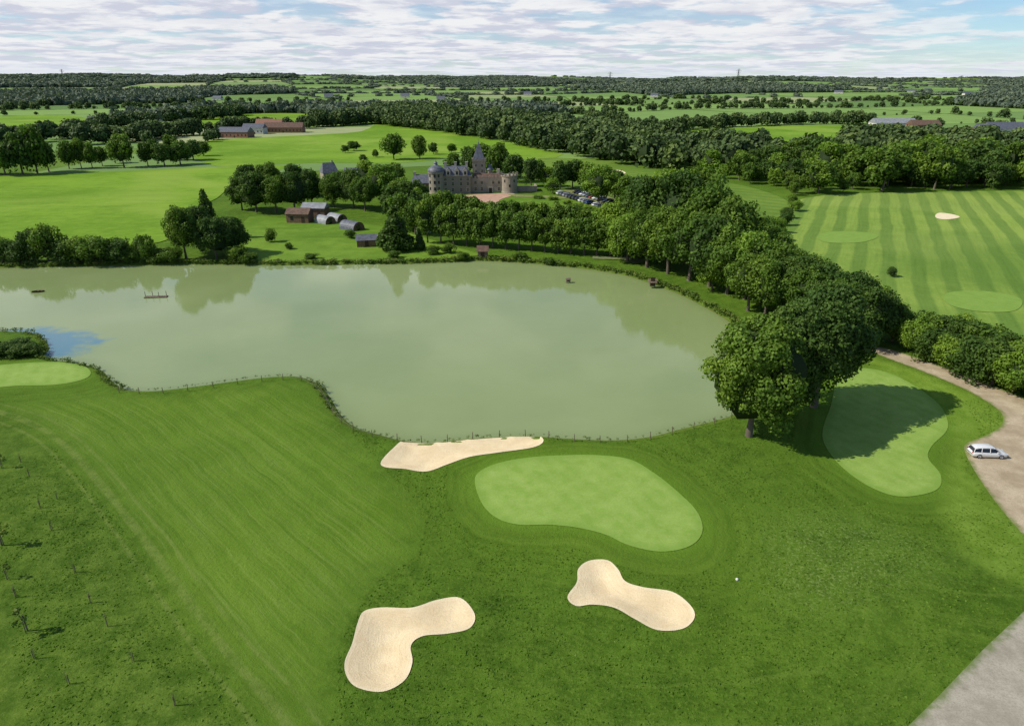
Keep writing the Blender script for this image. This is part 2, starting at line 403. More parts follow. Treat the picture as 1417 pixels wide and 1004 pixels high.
col = k.mix(k.math('MULTIPLY', ring, .6), col, ringc)
col = k.mix(k.mr(k.math('ADD', gr, k.math('MULTIPLY', n2, 1.4)), .8, 2.6, .65, 0), col, (.105,.195,.028))
col = k.mix(k.math('MULTIPLY', k.attr('mown_band'), .8), col, k.mix(k.mr(n2, .35, .65), (.12,.21,.03), (.175,.275,.055)))
weed = k.mix(k.mr(n2, .4, .62), (.052,.105,.015), (.105,.17,.034))
weed = k.mix(k.mr(n3, .5, .68, 0, .65), weed, (.15,.215,.06))
weed = k.mix(k.mr(n4, .48, .7, 0, .6), weed, (.03,.06,.01))
col = k.mix(k.math('MULTIPLY', k.attr('blr'), .8), col, weed)
mt = k.math('ADD', mow, k.math('MULTIPLY', n1, 1.2))
tr = k.mr(k.math('ABSOLUTE', k.math('SUBTRACT', mt, .8)), .05, .4, .5, 0)
tr3 = k.mr(k.math('ABSOLUTE', k.math('SUBTRACT', mt, 2.4)), .05, .35, .4, 0)
col = k.mix(k.math('MULTIPLY', k.math('MAXIMUM', tr, tr3), k.mr(n2, .3, .6)), col, (.18,.23,.085))
cl = k.math('MULTIPLY', k.attr('clov'), k.mr(k.noise(p, 3, 5, .8), .5, .62))
col = k.mix(k.math('MULTIPLY', cl, .5), col, (.24,.32,.15))
big = k.noise(p, .022, 3, .6)
col = k.mix(k.mr(big, .42, .62, 0, .35), col, k.mix(1.0, col, (1.35, 1.25, 1.2), 'MULTIPLY'))
lk = k.math('ADD', k.attr('lake'), k.math('MULTIPLY', k.noise(p, .8, 4), .9))
col = k.mix(k.mr(lk, 1.1, 2.0, .5, 0), col, (.13,.18,.045))
col = k.mix(k.mr(lk, .3, .9, .85, 0), col, (.08,.095,.03))
hgt = k.math('ADD', k.math('MULTIPLY', n2, .9), k.math('ADD', k.math('MULTIPLY', n3, .6), k.math('MULTIPLY', n4, .25)))
far = k.mr(y, 260, 500)
farc = k.mix(k.mr(k.noise(p, .008, 4), .4, .6), (.09,.165,.035), (.14,.22,.05))  # far grass made paler and bluer, haze put into its colour
col = k.mix(far, col, farc)
M_ground = k.out(k.warm(col, (1.05, 1.04, .70)), .92, .05, hgt, .8, .28)
me = np_mesh('ground', np.c_[X, Y, Z], F, M_ground, attrs=dict(lake=dl, green=dg, mow=dm, mowl=am, fair=fair, mown_band=mown_band, clov=clov, blr=blr), smooth=True)
tag(link('ground', me), "rolling green golf course grassland reaching to the horizon", "ground", 'structure')

c = LAKE
nrm = np.roll(c, -1, 0)-np.roll(c, 1, 0); nrm = np.c_[nrm[:, 1], -nrm[:, 0]]; nrm /= np.linalg.norm(nrm, axis=1)[:, None]+1e-9
tp = c+nrm*.6
sg = 1 if np.median(sdf(tp[:, 0], tp[:, 1], c)) > 0 else -1
WQ = c+nrm*sg*.5
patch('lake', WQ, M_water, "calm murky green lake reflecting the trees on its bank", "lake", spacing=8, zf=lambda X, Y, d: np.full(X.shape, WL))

def bunk_z(X, Y, d): return base_z(X, Y)-.24*sstep(0, 1.8, -d)+.05
patch('sand_bunker', B1, M_sand, "pale sand bunker between the lake shore and the green", "sand bunker", spacing=.8, zf=bunk_z)
patch('sand_bunker', B2, M_sand, "bone-shaped pale sand bunker cut in dark rough grass", "sand bunker", spacing=.8, zf=bunk_z)
patch('sand_bunker', B3, M_sand, "kidney-shaped pale sand bunker with a raked surface", "sand bunker", spacing=.8, zf=bunk_z)
patch('putting_green', GREEN1, M_green, "light green closely mown putting green between bunkers", "putting green", .05, 1.2)
patch('putting_green', GREEN2, M_green, "mown green strip half in the shade of big trees", "putting green", .05, 1.2)
patch('putting_green', GREEN3, M_green, "small mown tee on a grassy point by the lake", "putting green", .05, 1.2)
ROAD = smooth_poly(GP([(1192,478),(1230,483),(1290,503),(1350,526),(1417,552),(1520,590),(1620,700),(1560,800),(1480,790),(1425,748),(1405,728),(1375,690),(1350,652),(1335,622),(1340,611),(1368,600),(1387,586),(1382,568),(1340,542),(1280,516),(1210,489)]), 4)
patch('gravel_track', ROAD, M_gravel, "pale gravel track widening into a parking area", "gravel road", .06, 1.5)
TQ = np.array(GP([(1255,1006),(1300,962),(1360,900),(1417,847),(1520,770),(1800,900),(1500,1300),(1180,1080)]))
patch('car_park_surface', TQ, M_tarmac, "worn grey gravel surface at the edge of the grass", "parking area", .07, 2)

def fld(pts, mat, label, off=.05, sm=3):
    Q = smooth_poly(GP(pts), sm) if sm else np.array(GP(pts))
    patch('field', Q, mat, label, "field", zf=lambda X, Y, d: off+hills(X, Y), spacing=60); return Q
FQ = []
FQ.append(fld([(-500,262),(-200,250),(0,243),(100,240),(200,236),(340,230),(420,230),(350,240),(320,255),(300,275),(245,300),(238,330),(160,342),(0,348),(-300,352)], M_field_bright, "bright green mown meadow above the lake", .18))
FQ.append(fld([(262,210),(285,196),(330,192),(430,187),(500,182),(530,170),(600,180),(680,193),(780,214),(700,222),(640,216),(600,222),(540,226),(430,226),(330,230),(290,228)], M_field_bright, "bright green pasture behind the castle", .19))
FQ.append(fld([(-200,195),(0,162),(80,160),(120,164),(110,176),(50,190),(-60,212)], M_field_bright, "pale green pasture bordered by trees", .25))
FQ.append(fld([(215,176),(300,160),(420,158),(440,168),(425,176),(300,178)], M_field_bright, "sunlit pasture beside the farm buildings", .6))
FQ.append(fld([(745,220),(830,222),(900,234),(990,250),(1050,263),(1095,283),(1080,310),(1000,318),(940,300),(880,280),(800,262),(760,245)], M_course, "mown golf fairway winding behind the castle", .19))
FQ.append(fld([(1100,278),(1180,268),(1417,264),(1800,264),(1900,560),(1440,490),(1400,468),(1340,440),(1260,455),(1225,440),(1170,405),(1120,375),(1088,330),(1092,295)], M_range, "striped mown driving range grass", .06))
FQ.append(fld([(880,195),(960,180),(1100,174),(1200,176),(1200,190),(1160,208),(1080,212),(1000,208)], M_field_bright, "light green pasture between hedgerows", .25))
FQ.append(fld([(340,330),(345,300),(420,305),(520,312),(590,330),(640,345),(660,354),(560,360),(440,361),(340,360)], M_lawn, "lawn around wooden cabins by the lake", .10))
FQ.append(fld([(640,278),(700,272),(770,272),(860,292),(850,310),(800,318),(700,308),(650,296)], M_lawn, "formal castle lawn crossed by paths", .12))
fz = lambda h: (lambda X, Y, d: np.full(X.shape, h))
patch('putting_green', smooth_poly(GP([(1130,328),(1150,321),(1200,322),(1215,328),(1190,336),(1145,336)]), 5), M_green, "round green on the driving range", "putting green", zf=fz(.14))
patch('putting_green', smooth_poly(GP([(1305,412),(1320,404),(1370,404),(1412,414),(1405,430),(1360,432),(1318,424)]), 5), M_green, "oval target green on the driving range", "putting green", zf=fz(.14))
patch('sand_bunker', smooth_poly(GP([(1294,299),(1300,295),(1318,297),(1328,301),(1312,304),(1298,303)]), 5), M_sand, "small pale sand bunker on the driving range", "sand bunker", zf=fz(.15))
patch('sand_bunker', smooth_poly(GP([(846,238),(856,236),(866,240),(855,243)]), 5), M_sand, "tiny sand bunker on the distant fairway", "sand bunker", zf=fz(.3))
patch('path', smooth_poly(GP([(640,271),(700,268),(712,270),(690,278),(700,286),(690,289),(670,281),(640,277)]), 3), M_pinkpath, "pink gravel forecourt path of the castle", "path", zf=fz(.2))
patch('path', np.array(GP([(700,269),(790,273),(800,276),(712,273)])), M_gravel, "pale gravel path across the castle lawn", "path", zf=fz(.22))
patch('path', np.array(GP([(820,355),(868,355),(900,362),(880,366),(860,360),(820,359)])), M_tarmac, "grey lakeside path behind the tree row", "path", zf=fz(.2))
patch('car_park_surface', smooth_poly(GP([(775,268),(800,262),(850,275),(875,290),(850,298),(815,284)]), 3), M_gravel, "gravel car park beside the castle lawn", "parking area", zf=fz(.24))

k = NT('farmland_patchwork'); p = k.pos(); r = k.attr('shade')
c = k.mix(k.mr(r, .0, .35), (.11,.19,.055), (.20,.315,.08)); c = k.mix(k.mr(r, .4, .7), c, (.15,.25,.07)); c = k.mix(k.mr(r, .78, .93), c, (.32,.35,.17))  # paler, bluer field tones carry painted distance haze
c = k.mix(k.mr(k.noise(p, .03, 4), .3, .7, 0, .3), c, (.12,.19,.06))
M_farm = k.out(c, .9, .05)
ang = .35; L1, L2 = 250, 180; ni, nj = 60, 60
JX = RNG.uniform(-56, 56, (ni, nj)); JY = RNG.uniform(-42, 42, (ni, nj))
def node(i, j):
    a = (i-ni/2)*L1+JX[i, j]; b = (j-14)*L2+JY[i, j]
    return np.array([a*math.cos(ang)-b*math.sin(ang), a*math.sin(ang)+b*math.cos(ang)+420])
def vis(p): return 430 < p[1] < 6200 and abs(p[0]) < .86*p[1]+120
fv, ff, fs = [], [], []; edges = []; woods = []
def wooded(x, y): return math.sin(x/310+y/420+1)+math.sin(x/170-y/260)+.5*math.sin(x/95+y/130)
for i in range(ni-1):
    for j in range(nj-1):
        q = [node(i, j), node(i+1, j), node(i+1, j+1), node(i, j+1)]; cen = sum(q)/4
        if not vis(cen): continue
        edges.append((q[0], q[1])); edges.append((q[0], q[3]))
        if wooded(*cen) > .8 and cen[1] > 900: woods.append(q)
        b = len(fv); sh = random.random()
        N = 4
        for a_ in range(N+1):
            for b_ in range(N+1):
                s_, t_ = a_/N, b_/N; pp = (q[0]*(1-s_)+q[1]*s_)*(1-t_)+(q[3]*(1-s_)+q[2]*s_)*t_
                pp = pp+(cen-pp)*.025
                fv.append((pp[0], pp[1], h1(*pp)+.1+max(0, (pp[1]-900)/900))); fs.append(sh)
        for a_ in range(N):
            for b_ in range(N):
                o_ = b+a_*(N+1)+b_; ff.append((o_, o_+N+1, o_+N+2, o_+1))
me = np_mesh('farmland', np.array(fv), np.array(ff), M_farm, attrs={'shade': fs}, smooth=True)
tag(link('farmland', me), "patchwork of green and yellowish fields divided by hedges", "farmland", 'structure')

# ------------------------------------------------------------------ TREES
def cube_sphere(n=3):
    V = []; Fq = []
    for ax in range(3):
        for s in (-1, 1):
            b = len(V)
            for i in range(n+1):
                for j in range(n+1):
                    p = [0, 0, 0]; p[ax] = s; p[(ax+1) % 3] = (2*i/n-1)*s; p[(ax+2) % 3] = 2*j/n-1
                    p = np.array(p, float); V.append(p/np.linalg.norm(p))
            for i in range(n):
                for j in range(n):
                    a = b+i*(n+1)+j; Fq.append((a, a+n+1, a+n+2, a+1))
    return np.array(V), np.array(Fq)
CS = cube_sphere(3)
def crown(seed, asp=.85, cz=.60, rz=.40, nclump=45, nleaf=4000, leaf=.03, shape='round', core=.62, csz=.17, rlo=.45, rhi=.88, lob=.11):
    g = np.random.default_rng(seed); rx = asp/2
    d = g.normal(size=(nclump, 3)); d /= np.linalg.norm(d, axis=1)[:, None]
    d[:, 2] = np.where(d[:, 2] < -.75, -d[:, 2], d[:, 2])
    rad = g.uniform(rlo, rhi, nclump)
    ph = g.uniform(0, 6.28, 3)
    lobe = 1+lob*np.sin(3*np.arctan2(d[:, 1], d[:, 0])+ph[0])+lob*.8*np.sin(5*d[:, 2]+ph[1])+lob*.6*np.sin(7*d[:, 0]+5*d[:, 1]+ph[2])
    C = d*(rad*lobe)[:, None]*np.array([rx, rx, rz]); C[:, 2] += cz
    cr = g.uniform(.6, 1.3, nclump)*csz*asp
    if shape == 'cone':
        C[:, 2] = .12+.83*g.random(nclump)**1.3; wr = (1-C[:, 2])*rx*.95
        a = g.uniform(0, 6.28, nclump); C[:, 0] = np.cos(a)*wr*.8; C[:, 1] = np.sin(a)*wr*.8
        cr = (.35+(1-C[:, 2]))*csz*asp*.9
    top = C[:, 2]+cr
    C[:, 2] -= np.maximum(top-1.0, 0)
    cs = g.random(nclump)
    w = cr**2; idx = g.choice(nclump, nleaf, p=w/w.sum())
    ld = g.normal(size=(nleaf, 3)); ld[:, 2] += .35; ld /= np.linalg.norm(ld, axis=1)[:, None]
    P = C[idx]+ld*(cr[idx]*g.uniform(.65, 1.16, nleaf))[:, None]
    e = (P-np.array([0, 0, cz]))/np.array([rx, rx, rz]); er = np.linalg.norm(e, axis=1)
    keep = er > .48 if shape != 'cone' else er > -1
    P = P[keep]; ld = ld[keep]; ix = idx[keep]; n = len(P)
    nn = ld+g.normal(size=(n, 3))*.42; nn /= np.linalg.norm(nn, axis=1)[:, None]
    t = np.cross(nn, g.normal(size=(n, 3))); t /= np.linalg.norm(t, axis=1)[:, None]; b = np.cross(nn, t)
    s = (leaf*g.uniform(.6, 1.35, n))[:, None]*.5
    V = np.stack([P-t*s-b*s*.7, P+t*s*.9-b*s, P+t*s+b*s*.8, P-t*s*.7+b*s], 1).reshape(-1, 3)
    Fq = np.arange(4*n).reshape(n, 4)
    sh = .4*cs[ix]+.35*g.random(n)+.25*np.clip(ld[:, 2], 0, 1)  # random leaf tone plus painted shading, clump tops lighter
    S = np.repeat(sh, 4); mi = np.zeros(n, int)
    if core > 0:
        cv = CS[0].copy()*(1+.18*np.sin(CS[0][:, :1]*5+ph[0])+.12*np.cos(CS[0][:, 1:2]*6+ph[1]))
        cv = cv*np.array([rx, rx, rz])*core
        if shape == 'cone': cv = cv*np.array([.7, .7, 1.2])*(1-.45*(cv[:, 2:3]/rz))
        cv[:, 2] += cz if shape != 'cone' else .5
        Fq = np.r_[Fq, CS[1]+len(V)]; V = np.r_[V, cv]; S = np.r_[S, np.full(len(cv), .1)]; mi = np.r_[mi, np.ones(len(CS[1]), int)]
    return V, Fq, S, mi
def trunk(seed, asp=.85, cz=.6, r=.022, limbs=5):
    g = random.Random(seed); m = MB()
    lean = (g.uniform(-.02, .02), g.uniform(-.02, .02))
    pts = [(0, 0, -.02), (lean[0]*.3, lean[1]*.3, .12), (lean[0], lean[1], .3), (lean[0]*1.5, lean[1]*1.2, .5), (lean[0], lean[1], .75)]
    m.tube(pts, [r*1.5, r*1.05, r*.9, r*.6, r*.2], 8)
    for i in range(limbs):
        a = g.uniform(0, 6.28); z0 = g.uniform(.2, .45); L = asp*.5*g.uniform(.4, .6)
        m.tube([(lean[0]*.8, lean[1]*.8, z0), (math.cos(a)*L*.5, math.sin(a)*L*.5, z0+.1), (math.cos(a)*L, math.sin(a)*L, z0+.22)], [r*.5, r*.35, r*.12], 5)
    V = np.array(m.v); Fq = np.array(m.f)
    return V, Fq, np.full(len(V), .5), np.full(len(Fq), 2)
def merge(parts):
    V, Fq, S, mi = [], [], [], []; o = 0
    for a, b, c, d in parts:
        V.append(a); Fq.append(b+o); S.append(c); mi.append(d); o += len(a)
    return np.concatenate(V), np.concatenate(Fq), np.concatenate(S), np.concatenate(mi)

KINDS = {}
def hash_seed(s): return sum(ord(c)*(i+3) for i, c in enumerate(s))
def mk_variants(key, n, leafm, split, **kw):
    tk = dict(asp=kw.get('asp', .85), r=kw.pop('tr', .022)); out = []
    for i in range(n):
        sd = hash_seed(key)+i*17
        C = crown(sd, **kw); T = trunk(sd, **tk)
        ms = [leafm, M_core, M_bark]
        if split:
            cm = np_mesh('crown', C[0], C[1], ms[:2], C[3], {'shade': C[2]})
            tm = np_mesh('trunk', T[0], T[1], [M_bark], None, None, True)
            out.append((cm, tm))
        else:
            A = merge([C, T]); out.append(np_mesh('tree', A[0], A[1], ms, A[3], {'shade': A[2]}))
    KINDS[key] = (out, split, kw.get('asp', .85))
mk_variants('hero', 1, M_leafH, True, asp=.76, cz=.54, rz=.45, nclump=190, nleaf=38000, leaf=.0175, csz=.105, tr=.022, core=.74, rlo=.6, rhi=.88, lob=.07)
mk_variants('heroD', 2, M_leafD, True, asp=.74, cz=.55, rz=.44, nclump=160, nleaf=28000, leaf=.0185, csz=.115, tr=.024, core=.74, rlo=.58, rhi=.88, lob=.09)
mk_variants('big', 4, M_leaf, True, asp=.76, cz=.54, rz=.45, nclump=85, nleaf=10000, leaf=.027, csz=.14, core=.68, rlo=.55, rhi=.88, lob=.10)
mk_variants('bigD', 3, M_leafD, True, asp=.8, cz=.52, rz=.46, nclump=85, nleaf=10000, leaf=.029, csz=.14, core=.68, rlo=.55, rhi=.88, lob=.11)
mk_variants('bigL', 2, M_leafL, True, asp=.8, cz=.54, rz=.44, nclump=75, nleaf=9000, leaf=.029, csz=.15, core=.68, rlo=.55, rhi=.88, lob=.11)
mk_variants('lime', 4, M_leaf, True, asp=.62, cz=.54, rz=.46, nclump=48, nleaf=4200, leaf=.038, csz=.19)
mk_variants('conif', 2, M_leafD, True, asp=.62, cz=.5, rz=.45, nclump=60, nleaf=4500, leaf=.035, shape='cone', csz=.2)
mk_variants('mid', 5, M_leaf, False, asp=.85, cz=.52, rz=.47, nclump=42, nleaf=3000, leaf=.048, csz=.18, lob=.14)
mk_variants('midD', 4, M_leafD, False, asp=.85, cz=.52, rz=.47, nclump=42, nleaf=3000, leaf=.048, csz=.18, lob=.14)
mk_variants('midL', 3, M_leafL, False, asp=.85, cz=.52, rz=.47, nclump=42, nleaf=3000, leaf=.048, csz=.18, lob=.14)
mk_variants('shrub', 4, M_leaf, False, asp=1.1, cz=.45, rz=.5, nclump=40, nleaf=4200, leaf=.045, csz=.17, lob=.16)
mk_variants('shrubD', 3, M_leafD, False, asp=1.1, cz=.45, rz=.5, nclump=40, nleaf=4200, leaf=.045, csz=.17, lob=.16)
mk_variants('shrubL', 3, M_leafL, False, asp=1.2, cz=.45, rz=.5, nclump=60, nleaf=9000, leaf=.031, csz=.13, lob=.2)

def put(key, name, x, y, h, w, label, group=None, cat='tree', rz=None):
    vs, split, asp = KINDS[key]; v = random.choice(vs); s = (w/asp, w/asp, h); rz = random.uniform(0, 6.28) if rz is None else rz
    z = gz(x, y) if y < 200 else 0.0
    if split:
        e = empty(name, (x, y, z), rz); e.scale = s
        c = bpy.data.objects.new('crown', v[0]); c.parent = e; COL.objects.link(c)
        t = bpy.data.objects.new('trunk', v[1]); t.parent = e; COL.objects.link(t)
        o = e
    else: o = link(name, v, (x, y, z), None, rz, s)
    return tag(o, label, cat, None, group)
def puts(key, name, lst, label, group, cat='tree'):
    for (a, b, h, w) in lst:
        x, y = G(a, b); kk = random.choice(key) if isinstance(key, list) else key
        put(kk, name, x, y, h*random.uniform(.9, 1.07), w*random.uniform(.9, 1.1), label, group, cat)

x, y = G(1036, 603); put('hero', 'broadleaf_tree', x, y, 17.0, 13.0, "big round maple on the lake bank casting a shadow", "big trees beside the lake")
x, y = G(1084, 580); put('heroD', 'broadleaf_tree', x, y, 17.0, 11.0, "tall dark broadleaf tree behind a bigger one", "big trees beside the lake")
x, y = G(1126, 562); put('heroD', 'broadleaf_tree', x, y, 18.6, 12.8, "tall dark broadleaf tree beside the mown green", "big trees beside the lake")
LB = "large dense broadleaf tree in the lakeside wood"; GB = "broadleaf trees of the lakeside wood"
puts(['big','big','bigD','bigL'], 'broadleaf_tree', [(868,362,14,11),(895,370,16,12),(924,379,16,12),(953,388,17,13),(981,396,18,13),(1006,407,17,12),(1030,414,14,10),(850,350,15,11),(890,352,20,14),(935,358,23,15),(975,372,22,15),(1008,386,20,13),(878,342,16,12),(922,343,22,14),(965,353,24,15)], LB, GB)
puts(['bigD','bigD','big'], 'broadleaf_tree', [(1035,430,12,9),(1058,438,13,9),(1085,440,13,9),(1110,448,12,9),(1060,420,14,10),(1095,425,12,9),(1130,464,11,9),(1160,474,11,9),(1150,452,11,9),(1185,478,11,8),(1212,474,10,8),(1235,472,7,6),(1180,458,11,9),(1125,440,11,9),(1040,405,13,9),(1070,398,9,7)], "dark green tree in the wood by the driving range", GB)
puts('bigL', 'broadleaf_tree', [(985,402,10,8),(905,350,22,12),(828,283,15,14),(528,283,16,13)], "light green broadleaf tree", "light green trees")
row = []
for i in range(15):
    t = i/14; row.append((592+t*252, 336+t*19, 12.2-3.2*t, 6.2))
for i in range(14):
    t = i/13; row.append((600+t*245, 318+t*19, 12-2.5*t, 6.2))
puts('lime', 'lime_tree', row, "clipped lime tree in the avenue by the lake", "lime trees lined up along the avenue")
puts('conif', 'conifer_tree', [(548,346,13.5,10.5),(581,346,6,3.5),(291,330,15,8),(575,312,12,8)], "dark conical conifer by the lakeside lawn", "conifers near the lake")
puts(['bigD','bigD','big'], 'broadleaf_tree', [(258,358,14,9),(300,358,11,9),(322,352,10,8),(280,348,13,8),(355,294,14,11),(382,294,13,11),(335,290,12,9),(408,292,14,11),(432,285,14,9),(462,287,12,9),(490,288,14,10),(505,292,12,9),(345,275,13,10),(375,272,14,10),(410,272,14,10),(470,272,11,9)], "dark green tree in the grove beside the cabins", "trees of the grove by the cabins")
puts(['mid','mid','midL','midD'], 'broadleaf_tree', [(548,292,12,9),(562,302,12,9),(575,325,10,7),(560,318,12,9),(545,308,13,9),(538,270,13,10),(508,270,14,9),(560,276,9,7),(548,262,12,8),(578,292,9,7),(590,302,9,7),(575,280,8,7),(585,276,6,6)], "green tree beside the castle grounds", "trees around the castle")
puts(['mid','midL','midD'], 'broadleaf_tree', [(668,240,16,15),(690,246,16,13),(712,252,14,12),(735,258,12,9),(650,242,13,11),(628,240,11,9),(775,262,12,9),(792,260,13,10),(758,258,9,8),(812,262,11,9),(850,275,11,9),(862,286,12,9),(880,290,11,9),(745,248,9,8),(765,268,7,6)], "green tree behind the castle", "trees around the castle")
puts(['midD','mid'], 'broadleaf_tree', [(545,221,14,13),(581,220,13,9),(490,209,6,8),(478,212,5,5),(503,226,5,5),(520,218,5,4),(600,214,7,7),(625,212,6,6)], "dark tree standing alone in the pasture", "field trees")
puts(['midD','mid'], 'broadleaf_tree', [(-60,242,18,14),(-20,242,17,15),(8,243,17,12),(32,242,19,14),(52,240,22,14),(68,238,16,11),(96,234,15,9),(113,233,16,9),(128,233,14,8),(142,230,10,7),(172,232,17,12),(160,226,11,8),(205,230,12,9),(228,230,13,12),(250,228,13,12),(240,222,14,10),(268,222,13,12),(215,221,12,9),(282,216,9,8)], "tall hedgerow tree along the meadow edge", "hedgerow trees along the meadow")
puts(['shrub','shrubD','shrub'], 'shrub', [(-30,362,7,8),(5,363,7,9),(28,364,6,8),(48,362,9,7),(68,362,10,9),(92,363,6,8),(115,362,7,9),(140,363,7,9),(165,362,6,8),(203,361,8,6.5),(185,362,4,6),(225,361,3.5,7),(240,361,4,6),(345,362,3,5),(330,361,4,6)], "dense shrub on the lake shore", "shrubs along the lake shore", 'shrub')
puts(['shrubL','shrub','shrubD'], 'shrub', [(1268,488,6.5,7),(1290,500,6,7),(1318,512,6,8),(1345,522,7,8),(1372,532,7,8.5),(1402,542,7.5,8.5),(1430,552,8,9),(1285,478,6,7),(1308,482,6,7),(1338,492,7,8),(1366,503,7,8),(1395,513,7,8),(1425,522,8,8),(1325,470,5,7),(1278,468,5,7),(1460,560,8,9),(1470,530,8,9)], "leafy hedge shrub beside the gravel track", "hedge shrubs along the gravel track", 'shrub')
puts('shrubD', 'shrub', [(10,490,2,5),(30,492,1.8,5),(44,489,1.5,4),(-12,490,2.2,5),(26,480,1.6,4.5)], "dark bush on the grassy point in the lake", "bushes on the point", 'shrub')
puts(['shrub','shrubL','shrubD'], 'shrub', [(1096,284,4,5),(1100,292,4,5),(1090,302,4,5),(1085,312,4,5),(1072,322,5,6),(1055,330,7,8),(1035,335,8,8),(1078,333,4,5),(1233,383,2.4,2.6),(1060,345,7,8),(1080,352,6,7),(1045,362,8,8),(1105,390,6,7),(1120,398,7,7),(1145,408,7,7),(1165,420,7,7),(1190,432,7,7),(1212,445,7,7),(1100,372,5,6)], "low dark shrub along the edge of the driving range", "shrubs around the driving range", 'shrub')
puts('shrubL', 'shrub', [(705,292,2,2.5),(735,292,2,2.5),(770,285,2,2.5),(720,300,2,2.5),(760,300,2,3),(800,305,3,4),(660,285,2,3),(690,302,2,3),(745,275,1.5,5),(765,277,1.5,5),(785,283,2,5),(800,288,2,5),(815,291,2,5),(830,295,2.2,5),(845,299,2.2,5)], "small clipped shrub on the castle lawn", "shrubs on the castle lawn", 'shrub')
puts('shrub', 'shrub', [(600,352,2.5,4),(620,350,3,4),(545,357,2,4),(640,358,2,4),(485,330,3,3),(375,335,4,3.5),(400,345,2,2.5),(430,358,1.5,4),(720,358,2,4),(760,364,2,3.5)], "small bush on the lakeside lawn", "bushes on the lakeside lawn", 'shrub')

def fill(poly, sp):
    Q = np.array(GP(poly)); x0, y0 = Q.min(0); x1, y1 = Q.max(0)
    gx, gy = np.meshgrid(np.arange(x0, x1, sp), np.arange(y0, y1, sp)); gx = gx.ravel(); gy = gy.ravel()
    gx = gx+RNG.uniform(-.4, .4, len(gx))*sp; gy = gy+RNG.uniform(-.4, .4, len(gy))*sp
    k = sdf(gx, gy, Q) < 0
    return list(zip(gx[k], gy[k]))
RIV = [(510,172),(600,182),(680,196),(740,206),(800,218),(870,230),(930,238),(1000,248),(1050,260),(1100,272),(1150,272),(1195,266),(1250,262),(1417,263),(1600,264),(1600,228),(1417,226),(1300,226),(1200,228),(1100,226),(1000,212),(900,200),(800,184),(700,170),(600,158),(520,156)]
riv = fill(RIV, 9.5)
riv.sort(key=lambda p: p[1])
stuffC = []
cnt = 0
for (x, y) in riv:
    if random.random() < .08: continue
    if cnt < 150 and y < 400:
        cnt += 1
        hh = random.uniform(6, 16) * (1.15 if x > 140 else .85)
        put(random.choice(['mid', 'midD', 'mid', 'midL', 'midD']), 'woodland_tree', x, y, hh, hh*random.uniform(.75, 1.05), "rounded tree at the edge of the valley wood", "trees of the valley wood")
    else: stuffC.append((x, y, random.uniform(7, 17)))

LC = [crown(900+i, asp=.9, cz=.52, rz=.48, nclump=18, nleaf=420, leaf=.115, csz=.26, core=.72, lob=.15) for i in range(6)]
LD = [crown(950+i, asp=1.3, cz=.45, rz=.5, nclump=10, nleaf=90, leaf=.26, csz=.3, core=.8) for i in range(6)]
def scatter(lods, items):
    V, Fq, S, mi = [], [], [], []; o = 0
    for (x, y, h, w) in items:
        a, b, c, d = random.choice(lods); t = random.uniform(0, 6.28); ct, st = math.cos(t), math.sin(t)
        P = np.empty_like(a); P[:, 0] = (a[:, 0]*ct-a[:, 1]*st)*w+x; P[:, 1] = (a[:, 0]*st+a[:, 1]*ct)*w+y
        z = 0.0 if y < 850 else h1(x, y)
        P[:, 2] = a[:, 2]*h+z
        V.append(P); Fq.append(b+o); o += len(a); S.append(np.clip(c+random.uniform(-.3, .3), 0, 1)); mi.append(d)
    return np.concatenate(V), np.concatenate(Fq), np.concatenate(S), np.concatenate(mi)
def in_fields(x, y):
    X = np.array([x]); Y = np.array([y])
    return any(sdf(X, Y, q)[0] < -4 for q in FQ)
itemsC = [(x, y, h, h*1.0) for x, y, h in stuffC]; itemsD = []
for a, b in edges:
    L = np.linalg.norm(b-a); d = (a+b)/2; D = d[1]
    if random.random() < (.2 if D < 1500 else .3): continue
    style = random.random()
    if D < 1500: sp = 8 if style < .5 else 20
    else: sp = 10 if style < .7 else 45
    n = int(L/sp)
    for i in range(n):
        if random.random() < .15: continue
        p_ = a+(b-a)*((i+random.random()*.8)/n); x, y = p_[0]+random.uniform(-3, 3), p_[1]+random.uniform(-3, 3)
        if y < 500 or (y < 1100 and in_fields(x, y)): continue
        if D < 1500:
            h = random.uniform(4, 12)*(1 if style < .8 else .6); itemsC.append((x, y, h, h*random.uniform(.9, 1.25)))
        else:
            h = random.uniform(3, 10); itemsD.append((x, y, h, random.uniform(10, 17)))
for q in woods:
    D = q[0][1]; sp = 12 if D < 1800 else (17 if D < 3200 else 30)
    n = int(L1/sp); m_ = int(L2/sp)
    for i in range(n):
        for j in range(m_):
            s_, t_ = (i+random.random())/n, (j+random.random())/m_
            pp = (q[0]*(1-s_)+q[1]*s_)*(1-t_)+(q[3]*(1-s_)+q[2]*s_)*t_
            if pp[1] < 500 or (pp[1] < 1100 and in_fields(*pp)): continue
            itemsD.append((pp[0], pp[1], random.uniform(8, 16), sp*random.uniform(.8, 1.2)))
for i in range(7500):
    y = random.uniform(2900, 7600); x = random.uniform(-.85, .85)*y
    if wooded(x*.6, y*.6) > (.55 if y < 4200 else -.2): itemsD.append((x, y, random.uniform(9, 18), random.uniform(26, 50)))
def band(pts, n, h0, h1_):
    P = GP(pts)
    for i in range(n):
        t = random.random()*(len(P)-1); j = int(t); f = t-j
        x = P[j][0]*(1-f)+P[j+1][0]*f+random.uniform(-8, 8); y = P[j][1]*(1-f)+P[j+1][1]*f+random.uniform(-8, 8)
        h = random.uniform(h0, h1_); itemsC.append((x, y, h, h*random.uniform(.9, 1.2)))
band([(-60,205),(0,200),(60,196),(110,190),(150,178),(210,172)], 45, 9, 15)
band([(120,200),(180,196),(230,190),(280,186)], 35, 9, 15)
